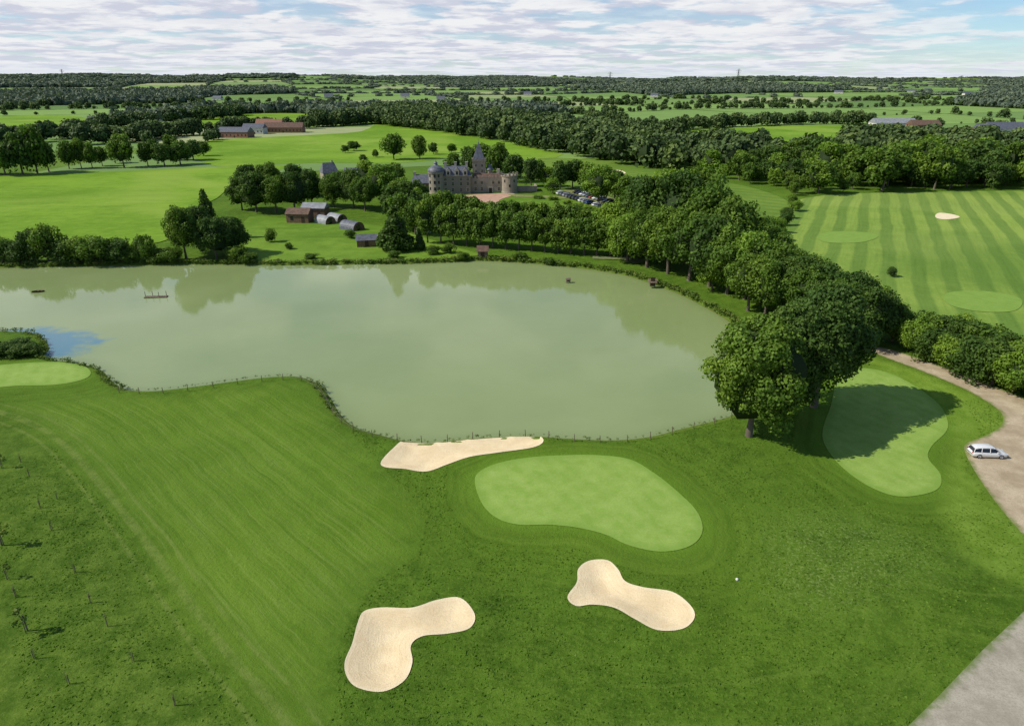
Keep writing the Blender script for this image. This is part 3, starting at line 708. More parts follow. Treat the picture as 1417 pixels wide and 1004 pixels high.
band([(300,196),(300,190),(230,182)], 8, 6, 10)
band([(230,168),(300,166),(330,160)], 45, 9, 16)
band([(430,176),(480,174),(520,170)], 40, 10, 17)
band([(300,157),(420,156),(520,160)], 60, 8, 14)
band([(300,183),(340,178),(430,178)], 26, 7, 12)
band([(940,206),(975,213),(1000,215),(1070,214)], 12, 8, 14)
band([(1170,208),(1230,212),(1310,222),(1417,225)], 60, 10, 17)
band([(1200,196),(1300,200),(1417,204)], 45, 8, 14)
band([(860,190),(960,178),(1100,172),(1200,172)], 70, 9, 14)
print('C', len(itemsC), 'D', len(itemsD))
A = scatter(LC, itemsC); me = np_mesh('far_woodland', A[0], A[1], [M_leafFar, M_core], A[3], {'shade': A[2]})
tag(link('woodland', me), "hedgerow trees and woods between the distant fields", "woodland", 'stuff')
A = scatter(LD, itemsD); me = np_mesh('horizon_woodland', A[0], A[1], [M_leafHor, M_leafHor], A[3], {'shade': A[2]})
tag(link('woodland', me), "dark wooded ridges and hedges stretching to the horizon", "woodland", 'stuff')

WD = [crown(990+i, asp=1.3, cz=.4, rz=.5, nclump=6, nleaf=44, leaf=.26, csz=.35, core=0) for i in range(4)]
its = []
n = len(LAKE)
xa = G(180, 540)[0]; xb = G(480, 560)[0]
for i in range(n):
    a, b = LAKE[i], LAKE[(i+1) % n]; L = np.linalg.norm(b-a)
    nv = np.array([b[1]-a[1], -(b[0]-a[0])])/(L+1e-9)*sg
    if abs(a[0]) > 170: continue
    farb = a[1] > 125
    scrub = (a[0] < xa or (G(425, 540)[0] < a[0] < xb)) and not farb
    for _ in range(int(L*(3.0 if farb else (2.6 if scrub else 1.8)))):
        t = random.random(); o = random.uniform(.1, 1.6 if farb else (1.2 if scrub else .6)); p_ = a+(b-a)*t+nv*o
        s = random.uniform(.25, .8)*(1.3 if farb else (.8 if scrub else .38)); its.append((p_[0], p_[1], s, s*1.2))
V, Fq, S, mi = scatter(WD, its)
V[:, 2] += -.12
me = np_mesh('bank_weeds', V, Fq, [M_weed], None, {'shade': S})
tag(link('bank_vegetation', me), "rough weeds and reeds fringing the lake bank", "plants", 'stuff')

n = 130000
tx = RNG.uniform(-60, 75, n); ty = RNG.uniform(33, 92, n)
ok = (np.abs(tx) < .82*ty+6)
tx, ty = tx[ok], ty[ok]
dmin = np.minimum.reduce([sdf(tx, ty, b) for b in BUNK]); dgr = np.minimum(sdf(tx, ty, GREEN1), sdf(tx, ty, GREEN2)); dlk = sdf(tx, ty, LAKE); drd = sdf(tx, ty, ROAD)
dfa = sdf(tx, ty, FAIR)
pn = np.sin(tx/2.1+2*np.sin(ty/3.3))*np.cos(ty/1.9+1.5*np.sin(tx/3.7))
ok = (dmin > .1) & (dgr > 3.5) & (dlk > 1.2) & (drd > .2) & (sdf(tx, ty, TQ) > .1) & (dfa > 1.5) & (pn+RNG.uniform(-1, 1, len(tx)) > -.4)
tx, ty = tx[ok], ty[ok]; n = len(tx); tz = base_z(tx, ty)-.01
a = RNG.uniform(0, 6.28, n); s = RNG.uniform(.05, .14, n)
hh = s*RNG.uniform(.3, .9, n)
lx, ly = RNG.uniform(-1, 1, n)*hh, RNG.uniform(-1, 1, n)*hh
ca, sa = np.cos(a)*s, np.sin(a)*s
V = np.stack([np.c_[tx-ca, ty-sa, tz], np.c_[tx+ca, ty+sa, tz], np.c_[tx+ca*.5+lx, ty+sa*.5+ly, tz+hh], np.c_[tx-ca*.6+lx, ty-sa*.6+ly, tz+hh*.9]], 1).reshape(-1, 3)
me = np_mesh('rough_grass', V, np.arange(4*n).reshape(n, 4), [M_tuft], None, {'shade': np.repeat(RNG.random(n)*.9, 4)})
tag(link('rough_grass', me), "uneven tufts of dark rough grass around the greens", "grass", 'stuff')

# small white stone on the rough
x, y = G(1020, 800); m = MB(); m.lathe(0, 0, [(.10,-.03),(.15,.02),(.14,.10),(.09,.16),(.02,.18)], 9)
tag(m.obj('marker_stone', simple_mat('white_stone', (.72,.70,.66)), None, (x, y, gz(x, y))), "small white painted marker stone lying in the grass", "stone")

# ------------------------------------------------------------------ FENCE
fl = smooth_poly(GP([(165,543),(210,545),(260,541),(320,533),(370,527),(410,526),(434,536),(450,553),(463,575),(484,594),(518,605),(560,607),(600,609),(640,605),(700,601),(745,601),(790,610),(850,612),(900,607),(940,597),(985,587),(1012,579)], 0), 12, False)
fe = tag(empty('wire_fence', (0, 0, 0)), "low post and wire fence along the lake shore", "fence")
post = MB(); post.tube([(0,0,-.3),(0.01,0,.5),(0,.02,1.05)], [.06,.055,.05], 6); post.add([(.05,0,1.05),(0,.05,1.05),(-.05,0,1.05),(0,-.05,1.05)], [(0,1,2,3)])
pm = post.mesh('fence_post', M_wood)
acc = 0; tops = []; last = fl[0]; nxt = 0
for q_ in fl:
    acc += np.linalg.norm(q_-last); last = q_
    if acc >= nxt:
        nxt = acc+3.2; zz = gz(*q_); zz = max(zz, -.45)
        o = link('fence_post', pm, (q_[0], q_[1], zz), fe, random.random()*6); o.rotation_euler = (random.uniform(-.06, .06), random.uniform(-.06, .06), 0)
        tops.append((q_[0], q_[1], zz))
wire = MB()
for a, b in zip(tops[:-1], tops[1:]):
    for hgt_ in (.55, .95): wire.tube([(a[0], a[1], a[2]+hgt_), (b[0], b[1], b[2]+hgt_)], [.006, .006], 3)
wire.obj('wire', simple_mat('galvanised_wire', (.35,.35,.33)), fe)

sap_leaf = crown(444, asp=.5, cz=.7, rz=.28, nclump=10, nleaf=120, leaf=.07, csz=.2, core=0)
scm = np_mesh('crown', sap_leaf[0], sap_leaf[1], [M_weed], None, {'shade': sap_leaf[2]})
sm = MB(); sm.tube([(0,0,-.05),(.02,0,.4),(0,.02,.95)], [.014,.011,.004], 5)
for i in range(9):
    a_ = i*2.4; z0 = .3+i*.06; sm.tube([(0,0,z0),(math.cos(a_)*.15,math.sin(a_)*.15,z0+.14)], [.007,.003], 4)
stm = sm.mesh('trunk', M_bark)
sk = MB(); sk.tube([(.09,0,-.1),(.09,0,.62)], [.026,.024], 6); sk.add([(.11,0,.62),(.09,.02,.62),(.07,0,.62),(.09,-.02,.62)], [(0,1,2,3)]); skm = sk.mesh('stake', M_wood)
for (a_, b_, h_) in [(5,648,2.0),(42,660,1.5),(57,703,1.6),(73,732,1.6),(6,755,3.2),(12,800,1.8),(24,826,1.7),(36,876,2.8),(103,792,1.6),(127,834,1.6),(149,866,1.7),(50,912,1.5),(184,918,1.4),(245,980,1.5),(30,640,1.4),(80,690,1.2),(95,950,1.5)]:
    x, y = G(a_, b_); e = empty('sapling', (x, y, gz(x, y)), random.random()*6); e.scale = (h_, h_, h_)
    link('trunk', stm, parent=e); link('stake', skm, parent=e)
    if h_ > 1.75: link('crown', scm, parent=e)
    tag(e, "thin young sapling tied to a wooden stake in rough grass", "sapling", None, "staked saplings planted in rows")

# ------------------------------------------------------------------ BUILDINGS
k = NT('castle_stone'); p = k.n('ShaderNodeTexCoord').outputs['Object']
br = k.n('ShaderNodeTexBrick', {'Vector': p, 'Scale': 1.2, 'Color1': (.38,.33,.25), 'Color2': (.31,.27,.205), 'Mortar': (.24,.21,.17), 'Mortar Size': .03})
col = k.mix(k.mr(k.noise(p, .5, 5, .65), .35, .65, 0, .6), br.outputs[0], (.23,.20,.16))
M_stone = k.out(col, .95, .1, k.noise(p, 3, 4), .4, .1)
M_slate = simple_mat('slate_roof', (.12,.13,.155), (.07,.076,.092), 1.2, .55, .4)
M_tile = simple_mat('tile_roof', (.16,.10,.07), (.10,.065,.05), 1.0)
M_trim = simple_mat('pale_stone_trim', (.46,.41,.33), (.37,.33,.26), 2)
M_glass = simple_mat('window_glass', (.02,.024,.03), (.012,.014,.018), 2, .12, .5)
M_door = simple_mat('dark_door', (.07,.045,.03), None, 3)
M_brick = simple_mat('farm_brick', (.28,.15,.10), (.20,.11,.08), 1.5)
M_white = simple_mat('white_wall', (.60,.58,.53), (.48,.46,.41), 1)
M_metal = simple_mat('metal_roof', (.28,.29,.30), (.19,.20,.21), .6, .5, .4)
M_cedar = simple_mat('cedar_cladding', (.21,.13,.08), (.14,.085,.055), 2)

def window(parent, x, y, z, w=.9, h=1.5, face='y'):
    m = MB(); t = .12
    if face == 'y':
        m.box(x-w/2-t, x-w/2, y-.10, y+.02, z-t, z+h+t); m.box(x+w/2, x+w/2+t, y-.10, y+.02, z-t, z+h+t)
        m.box(x-w/2, x+w/2, y-.10, y+.02, z+h, z+h+t); m.box(x-w/2, x+w/2, y-.12, y+.02, z-t, z)
        g_ = MB(); g_.box(x-w/2, x+w/2, y-.03, y+.01, z, z+h)
        b_ = MB(); b_.box(x-.04, x+.04, y-.06, y-.032, z, z+h); b_.box(x-w/2, x-.04, y-.06, y-.032, z+h*.6, z+h*.6+.07); b_.box(x+.04, x+w/2, y-.06, y-.032, z+h*.6, z+h*.6+.07)
    else:
        m.box(x-.10, x+.02, y-w/2-t, y-w/2, z-t, z+h+t); m.box(x-.10, x+.02, y+w/2, y+w/2+t, z-t, z+h+t)
        m.box(x-.10, x+.02, y-w/2, y+w/2, z+h, z+h+t); m.box(x-.12, x+.02, y-w/2, y+w/2, z-t, z)
        g_ = MB(); g_.box(x-.03, x+.01, y-w/2, y+w/2, z, z+h)
        b_ = MB(); b_.box(x-.06, x-.032, y-.04, y+.04, z, z+h)
    o = g_.obj('window', M_glass, parent); m.obj('frame', M_trim, o); b_.obj('glazing_bar', M_trim, o)
    return o

cx, cy = G(655, 268)
ca = tag(empty('castle', (cx, cy, 0), math.radians(3)), "old stone castle with slate roofs, round towers and a spire", "castle")
ca.scale = (1, 1, .86)
m = MB(); m.box(-13, -1, 0, 8, 0, 8.2); m.box(-13.1, -.9, -.15, 8.1, 8.2, 8.5); m.obj('wall', M_stone, ca)
r_ = MB(); r_.gable(-13.3, -.7, -.4, 8.4, 8.5, 12.8, 2.0); ro = r_.obj('roof', M_slate, ca)
for x_ in (-11.4, -7.2, -2.6):
    m = MB(); m.box(x_-.5, x_+.5, 3.6, 4.4, 11.0, 14.2); m.box(x_-.62, x_+.62, 3.48, 4.52, 14.2, 14.5); m.obj('chimney', M_trim, ro)
for x_ in (-10.2, -6.6, -3.2):
    m = MB(); m.box(x_-.9, x_+.9, -.3, 2.2, 8.5, 10.8); m.add([(x_-1.05,-.32,10.8),(x_+1.05,-.32,10.8),(x_,-.32,12.3),(x_-1.05,-.1,10.8),(x_+1.05,-.1,10.8),(x_,-.1,12.3)], [(0,1,2),(5,4,3),(1,4,5,2),(0,2,5,3),(0,3,4,1)])
    dm_ = m.obj('dormer', M_trim, ro); m = MB(); m.gable_y(x_-1, x_+1, -.1, 3.2, 10.8, 12.1); m.obj('dormer_roof', M_slate, dm_)
    m = MB(); m.box(x_-.4, x_+.4, -.36, -.31, 9.0, 10.5); m.obj('dormer_window', M_glass, dm_)
for zz in (1.1, 3.9, 6.3):
    for x_ in (-11.4, -8.4, -5.0, -2.2):
        window(ca, x_, 0, zz, .95, 1.7 if zz < 6 else 1.3)
m = MB(); m.lathe(-15.2, 1.2, [(3.3,0),(3.1,1),(3.1,9.2),(3.4,9.8),(3.4,10.4)], 24); tw = m.obj('tower', M_stone, ca)
m = MB(); m.lathe(-15.2, 1.2, [(3.6,10.4),(3.45,11.2),(2.8,12.2),(1.8,12.9),(1.0,13.3),(.7,13.8),(.7,14.2),(.85,14.3),(.35,15.0),(.05,15.6)], 24); m.obj('tower_roof', M_slate, tw)
for zz in (2, 5, 8):
    for a_ in (-1.2, -1.75, -2.5):
        m = MB()
        X_, Y_ = -15.2+3.1*math.cos(a_), 1.2+3.1*math.sin(a_); dx, dy = -math.sin(a_)*.4, math.cos(a_)*.4; nx, ny = math.cos(a_)*.07, math.sin(a_)*.07
        m.add([(X_-dx+nx,Y_-dy+ny,zz),(X_+dx+nx,Y_+dy+ny,zz),(X_+dx+nx,Y_+dy+ny,zz+1.4),(X_-dx+nx,Y_-dy+ny,zz+1.4),(X_-dx-nx,Y_-dy-ny,zz),(X_+dx-nx,Y_+dy-ny,zz),(X_+dx-nx,Y_+dy-ny,zz+1.4),(X_-dx-nx,Y_-dy-ny,zz+1.4)], [(0,1,2,3),(4,7,6,5),(0,4,5,1),(3,2,6,7),(0,3,7,4),(1,5,6,2)])
        m.obj('window', M_glass, tw)
m = MB(); m.box(-26, -17.5, 5, 13, 0, 4.4); m.obj('wall', M_stone, ca)
m = MB(); m.gable(-26.4, -17.1, 4.6, 13.4, 4.4, 8.0, 1.5); wr_ = m.obj('roof', M_slate, ca)
m = MB(); m.box(-25.2,-24.2,8.4,9.4,6.5,9.4); m.obj('chimney', M_trim, wr_)
for x_ in (-24.5, -21.8, -19.5): window(ca, x_, 5, .7); window(ca, x_, 5, 2.8, .9, 1.1)
m = MB(); m.box(-.1, 5.3, 6.2, 11.6, 0, 14.2); m.box(-.45, 5.65, 5.85, 11.95, 14.2, 14.9)
for i in range(5):
    f_ = i*1.34
    m.box(-.45+f_, .25+f_, 5.85, 6.2, 14.9, 15.5); m.box(-.45+f_, .25+f_, 11.6, 11.95, 14.9, 15.5)
for i in range(4):
    f_ = .75+i*1.3
    m.box(-.45, -.1, 5.85+f_, 6.5+f_, 14.9, 15.5); m.box(5.3, 5.65, 5.85+f_, 6.5+f_, 14.9, 15.5)
st_ = m.obj('tower', M_stone, ca)
m = MB(); m.pyramid(.1, 5.1, 6.4, 11.4, 14.92, 23.4); m.tube([(2.6,8.9,23),(2.6,8.9,24.6)], [.08,.03], 6); m.obj('spire', M_slate, st_)
for zz in (9.2, 11.8): window(st_, 1.3, 6.2, zz, .7, 1.2); window(st_, 3.9, 6.2, zz, .7, 1.2); window(st_, -.1, 8.9, zz, .7, 1.2, 'x')
m = MB(); m.lathe(7.0, 7.2, [(1.3,0),(1.3,10),(1.5,10.3)], 14); t2 = m.obj('stair_turret', M_stone, ca)
m = MB(); m.lathe(7.0, 7.2, [(1.7,10.3),(.95,11.8),(.05,13.6)], 14); m.obj('turret_roof', M_slate, t2)
m = MB(); m.box(-.95, 12.2, 2.2, 6.15, 0, 7.0)
for i in range(9): m.box(-.9+i*1.45, -.1+i*1.45, 2.2, 2.7, 7.0, 7.8)
m.obj('wall', M_stone, ca)
m = MB(); m.gable(-.6, 11.9, 2.8, 6.1, 7.02, 9.0, .6); m.obj('roof', M_tile, ca)
m = MB(); m.box(10, 11.2, 4, 5, 8.2, 11); m.obj('chimney', M_trim, ca)
for x_ in (1, 3.6, 8.4, 10.8): window(ca, x_, 2.2, 4.2, .9, 1.5)
for x_ in (1, 3.6, 10.8): window(ca, x_, 2.2, 1.1, .9, 1.6)
m = MB(); m.box(6.6, 7.9, 2.1, 2.19, 0, 2.4); dd = m.obj('door', M_door, ca)
m = MB(); m.box(6.35, 6.6, 2.02, 2.19, 0, 2.7); m.box(7.9, 8.15, 2.02, 2.19, 0, 2.7); m.box(6.6, 7.9, 2.02, 2.19, 2.4, 2.7); m.obj('frame', M_trim, dd)
m = MB(); m.lathe(15.2, 3.2, [(3.6,0),(3.4,1),(3.3,7.4),(3.55,7.8),(3.55,8.3)], 24)
for i in range(12):
    if i in (3, 4): continue
    a_ = i*math.pi/6; X_, Y_ = 15.2+3.3*math.cos(a_), 3.2+3.3*math.sin(a_); m.box(X_-.4, X_+.4, Y_-.3, Y_+.3, 8.28, 9.1+.5*(i % 3 == 0))
t3 = m.obj('tower', M_stone, ca)
for zz, a_ in ((3, -1.57), (5.2, -2.2), (5.2, -1.0)):
    m = MB(); X_, Y_ = 15.2+3.3*math.cos(a_), 3.2+3.3*math.sin(a_); m.box(X_-.35, X_+.35, Y_-.12, Y_+.3, zz, zz+1.2)
    m.obj('window', M_glass, t3)
m = MB(); m.box(18.4, 27, 4, 4.7, 0, 2.6); m.box(26.4, 27.1, 4.7, 12, 0, 2.6); m.box(18.35, 27.05, 3.95, 4.75, 2.6, 2.75); m.obj('courtyard_wall', M_stone, ca)

def house(name, px, py, w, d, h, rh, wallm, roofm, label, cat='house', rz=0, hip=0, door=True, chim=True):
    if py < 160: x, y, z = GH(px, py); z += 1.5
    else: x, y = G(px, py); z = 0.0
    e = tag(empty(name, (x, y, z), rz), label, cat)
    m = MB(); m.box(-w/2, w/2, 0, d, 0, h)
    if hip == 0: m.add([(-w/2,0,h),(-w/2,d,h),(-w/2,d/2,h+rh*.97),(w/2,0,h),(w/2,d,h),(w/2,d/2,h+rh*.97)], [(0,2,1),(3,4,5)])
    m.obj('wall', wallm, e)
    m = MB(); m.gable(-w/2-.3, w/2+.3, -.35, d+.35, h+.01, h+rh+.15, hip); r = m.obj('roof', roofm, e)
    if chim: m = MB(); m.box(w/4-.35, w/4+.35, d/2-.35, d/2+.35, h+rh*.4, h+rh+1.1); m.obj('chimney', wallm, r)
    n = max(1, int(w/3))
    for i in range(n):
        xx = -w/2+(i+.5)*w/n
        if door and i == n//2:
            m = MB(); m.box(xx-.5, xx+.5, -.05, -.004, 0, 2.1); m.obj('door', M_door, e)
        else:
            m = MB(); m.box(xx-.45, xx+.45, -.05, -.004, h*.35, h*.35+min(1.3, h*.4)); m.obj('window', M_glass, e)
    return e
house('stone_house', 459, 252, 7, 6, 4.2, 4.2, M_stone, M_slate, "stone manor house with a steep grey slate roof", hip=1.2, rz=.5)
house('stone_house', 489, 254, 8, 6, 3.6, 3, M_stone, M_slate, "low stone house with a slate roof among trees", hip=0)
house('lodge', 412, 309, 7.5, 5, 3, 1.6, M_cedar, M_tile, "reddish wooden lodge on the lakeside lawn", 'cabin', chim=False, rz=-.1)
house('lodge', 434, 302, 8, 5, 3.4, 1.4, M_cedar, M_metal, "wooden lodge with a flat grey roof", 'cabin', chim=False, rz=-.1)
house('hut', 508, 342, 5.5, 4, 2, 1.2, M_cedar, M_slate, "dark timber hut close to the lake shore", 'hut', chim=False, rz=.2)
house('hut', 668, 357, 2.6, 2.4, 1.8, 1.2, M_wood, M_tile, "tiny brown hut on the lake bank", 'hut', chim=False)
house('hut', 903, 396, 1.3, 1.1, .9, .6, M_wood, M_wood, "small wooden duck house on the bank", 'hut', chim=False)
house('hut', 585, 322, 5, 4, 2.5, 1.3, M_white, M_slate, "small white outbuilding beside the tree row", 'hut', chim=False)
def barrel(px, py, w, l, roofm, label, rz):
    x, y = G(px, py); e = tag(empty('barrel_cabin', (x, y, 0), rz), label, "cabin")
    n = 12; R = w/2
    prof = [(R*math.cos(a)*1.0, .4+R*1.0*max(0, math.sin(a))) for a in [math.pi*i/n for i in range(n+1)]]
    prof = [(R, 0)]+prof+[(-R, 0)]
    m = MB(); L = len(prof)
    m.add([(p_[0], 0, p_[1]) for p_ in prof]+[(p_[0], l, p_[1]) for p_ in prof], [(i, i+1, L+i+1, L+i) for i in range(L-1)]); m.obj('roof', roofm, e)
    for yy, rev in ((.08, 1), (l-.08, -1)):
        m = MB(); m.add([(p_[0]*.97, yy, p_[1]*.97) for p_ in prof], [tuple(range(L))[::rev]]); m.obj('wall', M_cedar, e)
    m = MB(); m.box(-.5, .5, .02, .07, 0, 2.0); m.obj('door', M_glass, e)
    m = MB(); m.box(-1.2, -.65, .02, .07, .9, 1.7); m.obj('window', M_glass, e)
barrel(458, 310, 4.2, 6, M_metal, "barrel-roofed cabin with a light grey shell", .9)
barrel(474, 307, 4.2, 6, M_metal, "barrel-roofed cabin with a light grey shell", .9)
barrel(497, 319, 4.6, 7, M_slate, "dark barrel-roofed cabin on the lawn", .9)
house('barn', 322, 191, 26, 12, 4.5, 3.5, M_brick, M_slate, "long farm barn with a grey roof", 'barn', chim=False, rz=-.12)
house('barn', 350, 186, 18, 12, 5, 3.5, M_white, M_slate, "farm shed with white walls", 'barn', chim=False)
house('barn', 392, 184, 34, 12, 4.5, 4.0, M_brick, M_tile, "brown-roofed brick farm building", 'barn', rz=.05)
house('barn', 372, 181, 24, 10, 5, 5, M_brick, M_brick, "red-roofed farmhouse in the farmyard", 'barn')
house('barn', 1240, 178, 40, 16, 5, 4, M_white, M_metal, "pale-roofed cattle shed behind trees", 'barn', chim=False)
house('barn', 1282, 181, 26, 14, 5, 4, M_brick, M_tile, "brick barn behind the wood", 'barn', chim=False)
house('barn', 1395, 189, 30, 16, 6, 5, M_white, M_slate, "white farm building with a grey roof", 'barn', chim=False)
house('barn', 1368, 187, 16, 12, 5, 4, M_brick, M_slate, "small stone farm building", 'barn')
for (a_, b_, w_) in [(270,139,24),(262,136,20),(455,137,18),(300,140,18),(610,141,16),(1260,129,22),(1285,128,22),(1160,131,20),(730,133,18),(90,137,18),(1340,133,20),(905,136,16),(560,136,18),(180,128,20)]:
    house('farmhouse', a_, b_, w_, 10, 4, 4, M_white, M_slate, "distant white farmhouse with a slate roof", 'house', chim=False, rz=random.uniform(-.4, .4))

def pylon(px, D, hgt, label):
    x = (px-708.5)/FPX*D*CP; zg = h1(x, D); m = MB()
    for sx in (-1, 1):
        for sy in (-1, 1): m.tube([(sx*5, sy*5, 0), (sx*1.5, sy*1.5, hgt*.6), (sx*.5, sy*.5, hgt)], [.6, .5, .4], 4)
    for i in range(6):
        z0 = hgt*i/7; z1 = hgt*(i+1)/7; w0 = 5-4*i/7; w1 = 5-4*(i+1)/7
        for s_ in (-1, 1): m.tube([(-w0*s_, -w0, z0), (w1*s_, -w1, z1)], [.3, .3], 4); m.tube([(-w0, w0*s_, z0), (-w1, -w1*s_, z1)], [.3, .3], 4)
    for zz, L in ((.68, 11), (.82, 13), (.94, 8)):
        m.tube([(-L, 0, hgt*zz), (0, 0, hgt*zz+2), (L, 0, hgt*zz)], [.3, .7, .3], 4)
    o = m.obj('electricity_pylon', M_slate, None, (x, D, zg)); tag(o, label, "pylon")
pylon(844, 3300, 48, "grey lattice electricity pylon above the treeline")
pylon(1021, 3300, 46, "grey lattice electricity pylon on the skyline")
pylon(88, 3500, 36, "grey lattice electricity pylon above wooded hills")
pylon(1330, 3600, 36, "thin lattice electricity pylon on the skyline")

x, y = G(1201, 474); ga = tag(empty('gate', (x, y, 0), .3), "white timber gate between two stone posts", "gate")
for xx in (-1.9, 1.9):
    m = MB(); m.box(xx-.22, xx+.22, -.2, .2, 0, 2.0); m.pyramid(xx-.3, xx+.3, -.28, .28, 2.0, 2.35); m.obj('gate_post', M_trim, ga)
m = MB()
for zz in (.3, .65, 1.0, 1.35): m.box(-1.6, 1.6, -.03, .03, zz, zz+.1)
m.box(-1.66, -1.56, -.04, .04, .2, 1.5); m.box(1.56, 1.66, -.04, .04, .2, 1.5); m.obj('gate_leaf', simple_mat('white_paint', (.75,.75,.72)), ga)

x, y = G(216, 411, WL); ra = tag(empty('floating_platform', (x, y, WL), .1), "small wooden floating platform with upright posts", "raft")
m = MB()
for i in range(9): m.box(-2.4+i*.54, -2.4+i*.54+.48, -.6, .6, .05, .18)
m.box(-2.4, 2.4, -.5, -.3, -.1, .049); m.box(-2.4, 2.4, .3, .5, -.1, .049); m.obj('deck', M_wood, ra)
for xx, yy in ((-2.2, 0), (-.8, .4), (.8, -.4), (2.2, .2)):
    m = MB(); m.tube([(xx, yy, .18), (xx, yy, 1.3)], [.07, .06], 6); m.obj('post', M_wood, ra)
x, y = G(786, 391, WL); du = tag(empty('duck_house', (x, y, WL), .2), "little wooden duck house on legs in the lake", "duck house")
m = MB(); m.box(-.5, .5, -.35, .35, .3, .8); m.obj('wall', M_wood, du)
m = MB(); m.gable(-.6, .6, -.45, .45, .8, 1.15); m.obj('roof', M_wood, du)
m = MB(); m.box(-.15, .15, -.38, -.352, .4, .65); m.obj('entrance', M_glass, du)
for xx in (-.4, .4):
    for yy in (-.3, .3): m = MB(); m.tube([(xx, yy, -.8), (xx, yy, .3)], [.05, .05], 6); m.obj('leg', M_wood, du)
x, y = G(53, 404, WL)
m = MB(); L = 2.6
hull = []
for i in range(9):
    t = i/8; xx = (t-.5)*L; w = .5*math.sin(math.pi*min(.97, max(.06, t*.9+.08)))
    hull.append([(xx, -w, .32), (xx, -w*.7, -.05), (xx, w*.7, -.05), (xx, w, .32), (xx, w*.85, .30), (xx, w*.6, .04), (xx, -w*.6, .04), (xx, -w*.85, .30)])
vs = [p_ for s_ in hull for p_ in s_]; fs_ = [(i*8+j, i*8+(j+1) % 8, (i+1)*8+(j+1) % 8, (i+1)*8+j) for i in range(8) for j in range(8)]+[tuple(range(8)), tuple(range(71, 63, -1))]
m.add(vs, fs_); bo = tag(empty('rowing_boat', (x, y, WL), .3), "small dark rowing boat floating on the lake", "boat"); m.obj('hull', M_door, bo)
for s0 in (-.12, .6):
    m = MB(); m.box(s0, s0+.2, -.34, .34, .22, .26); m.obj('seat', M_wood, bo)

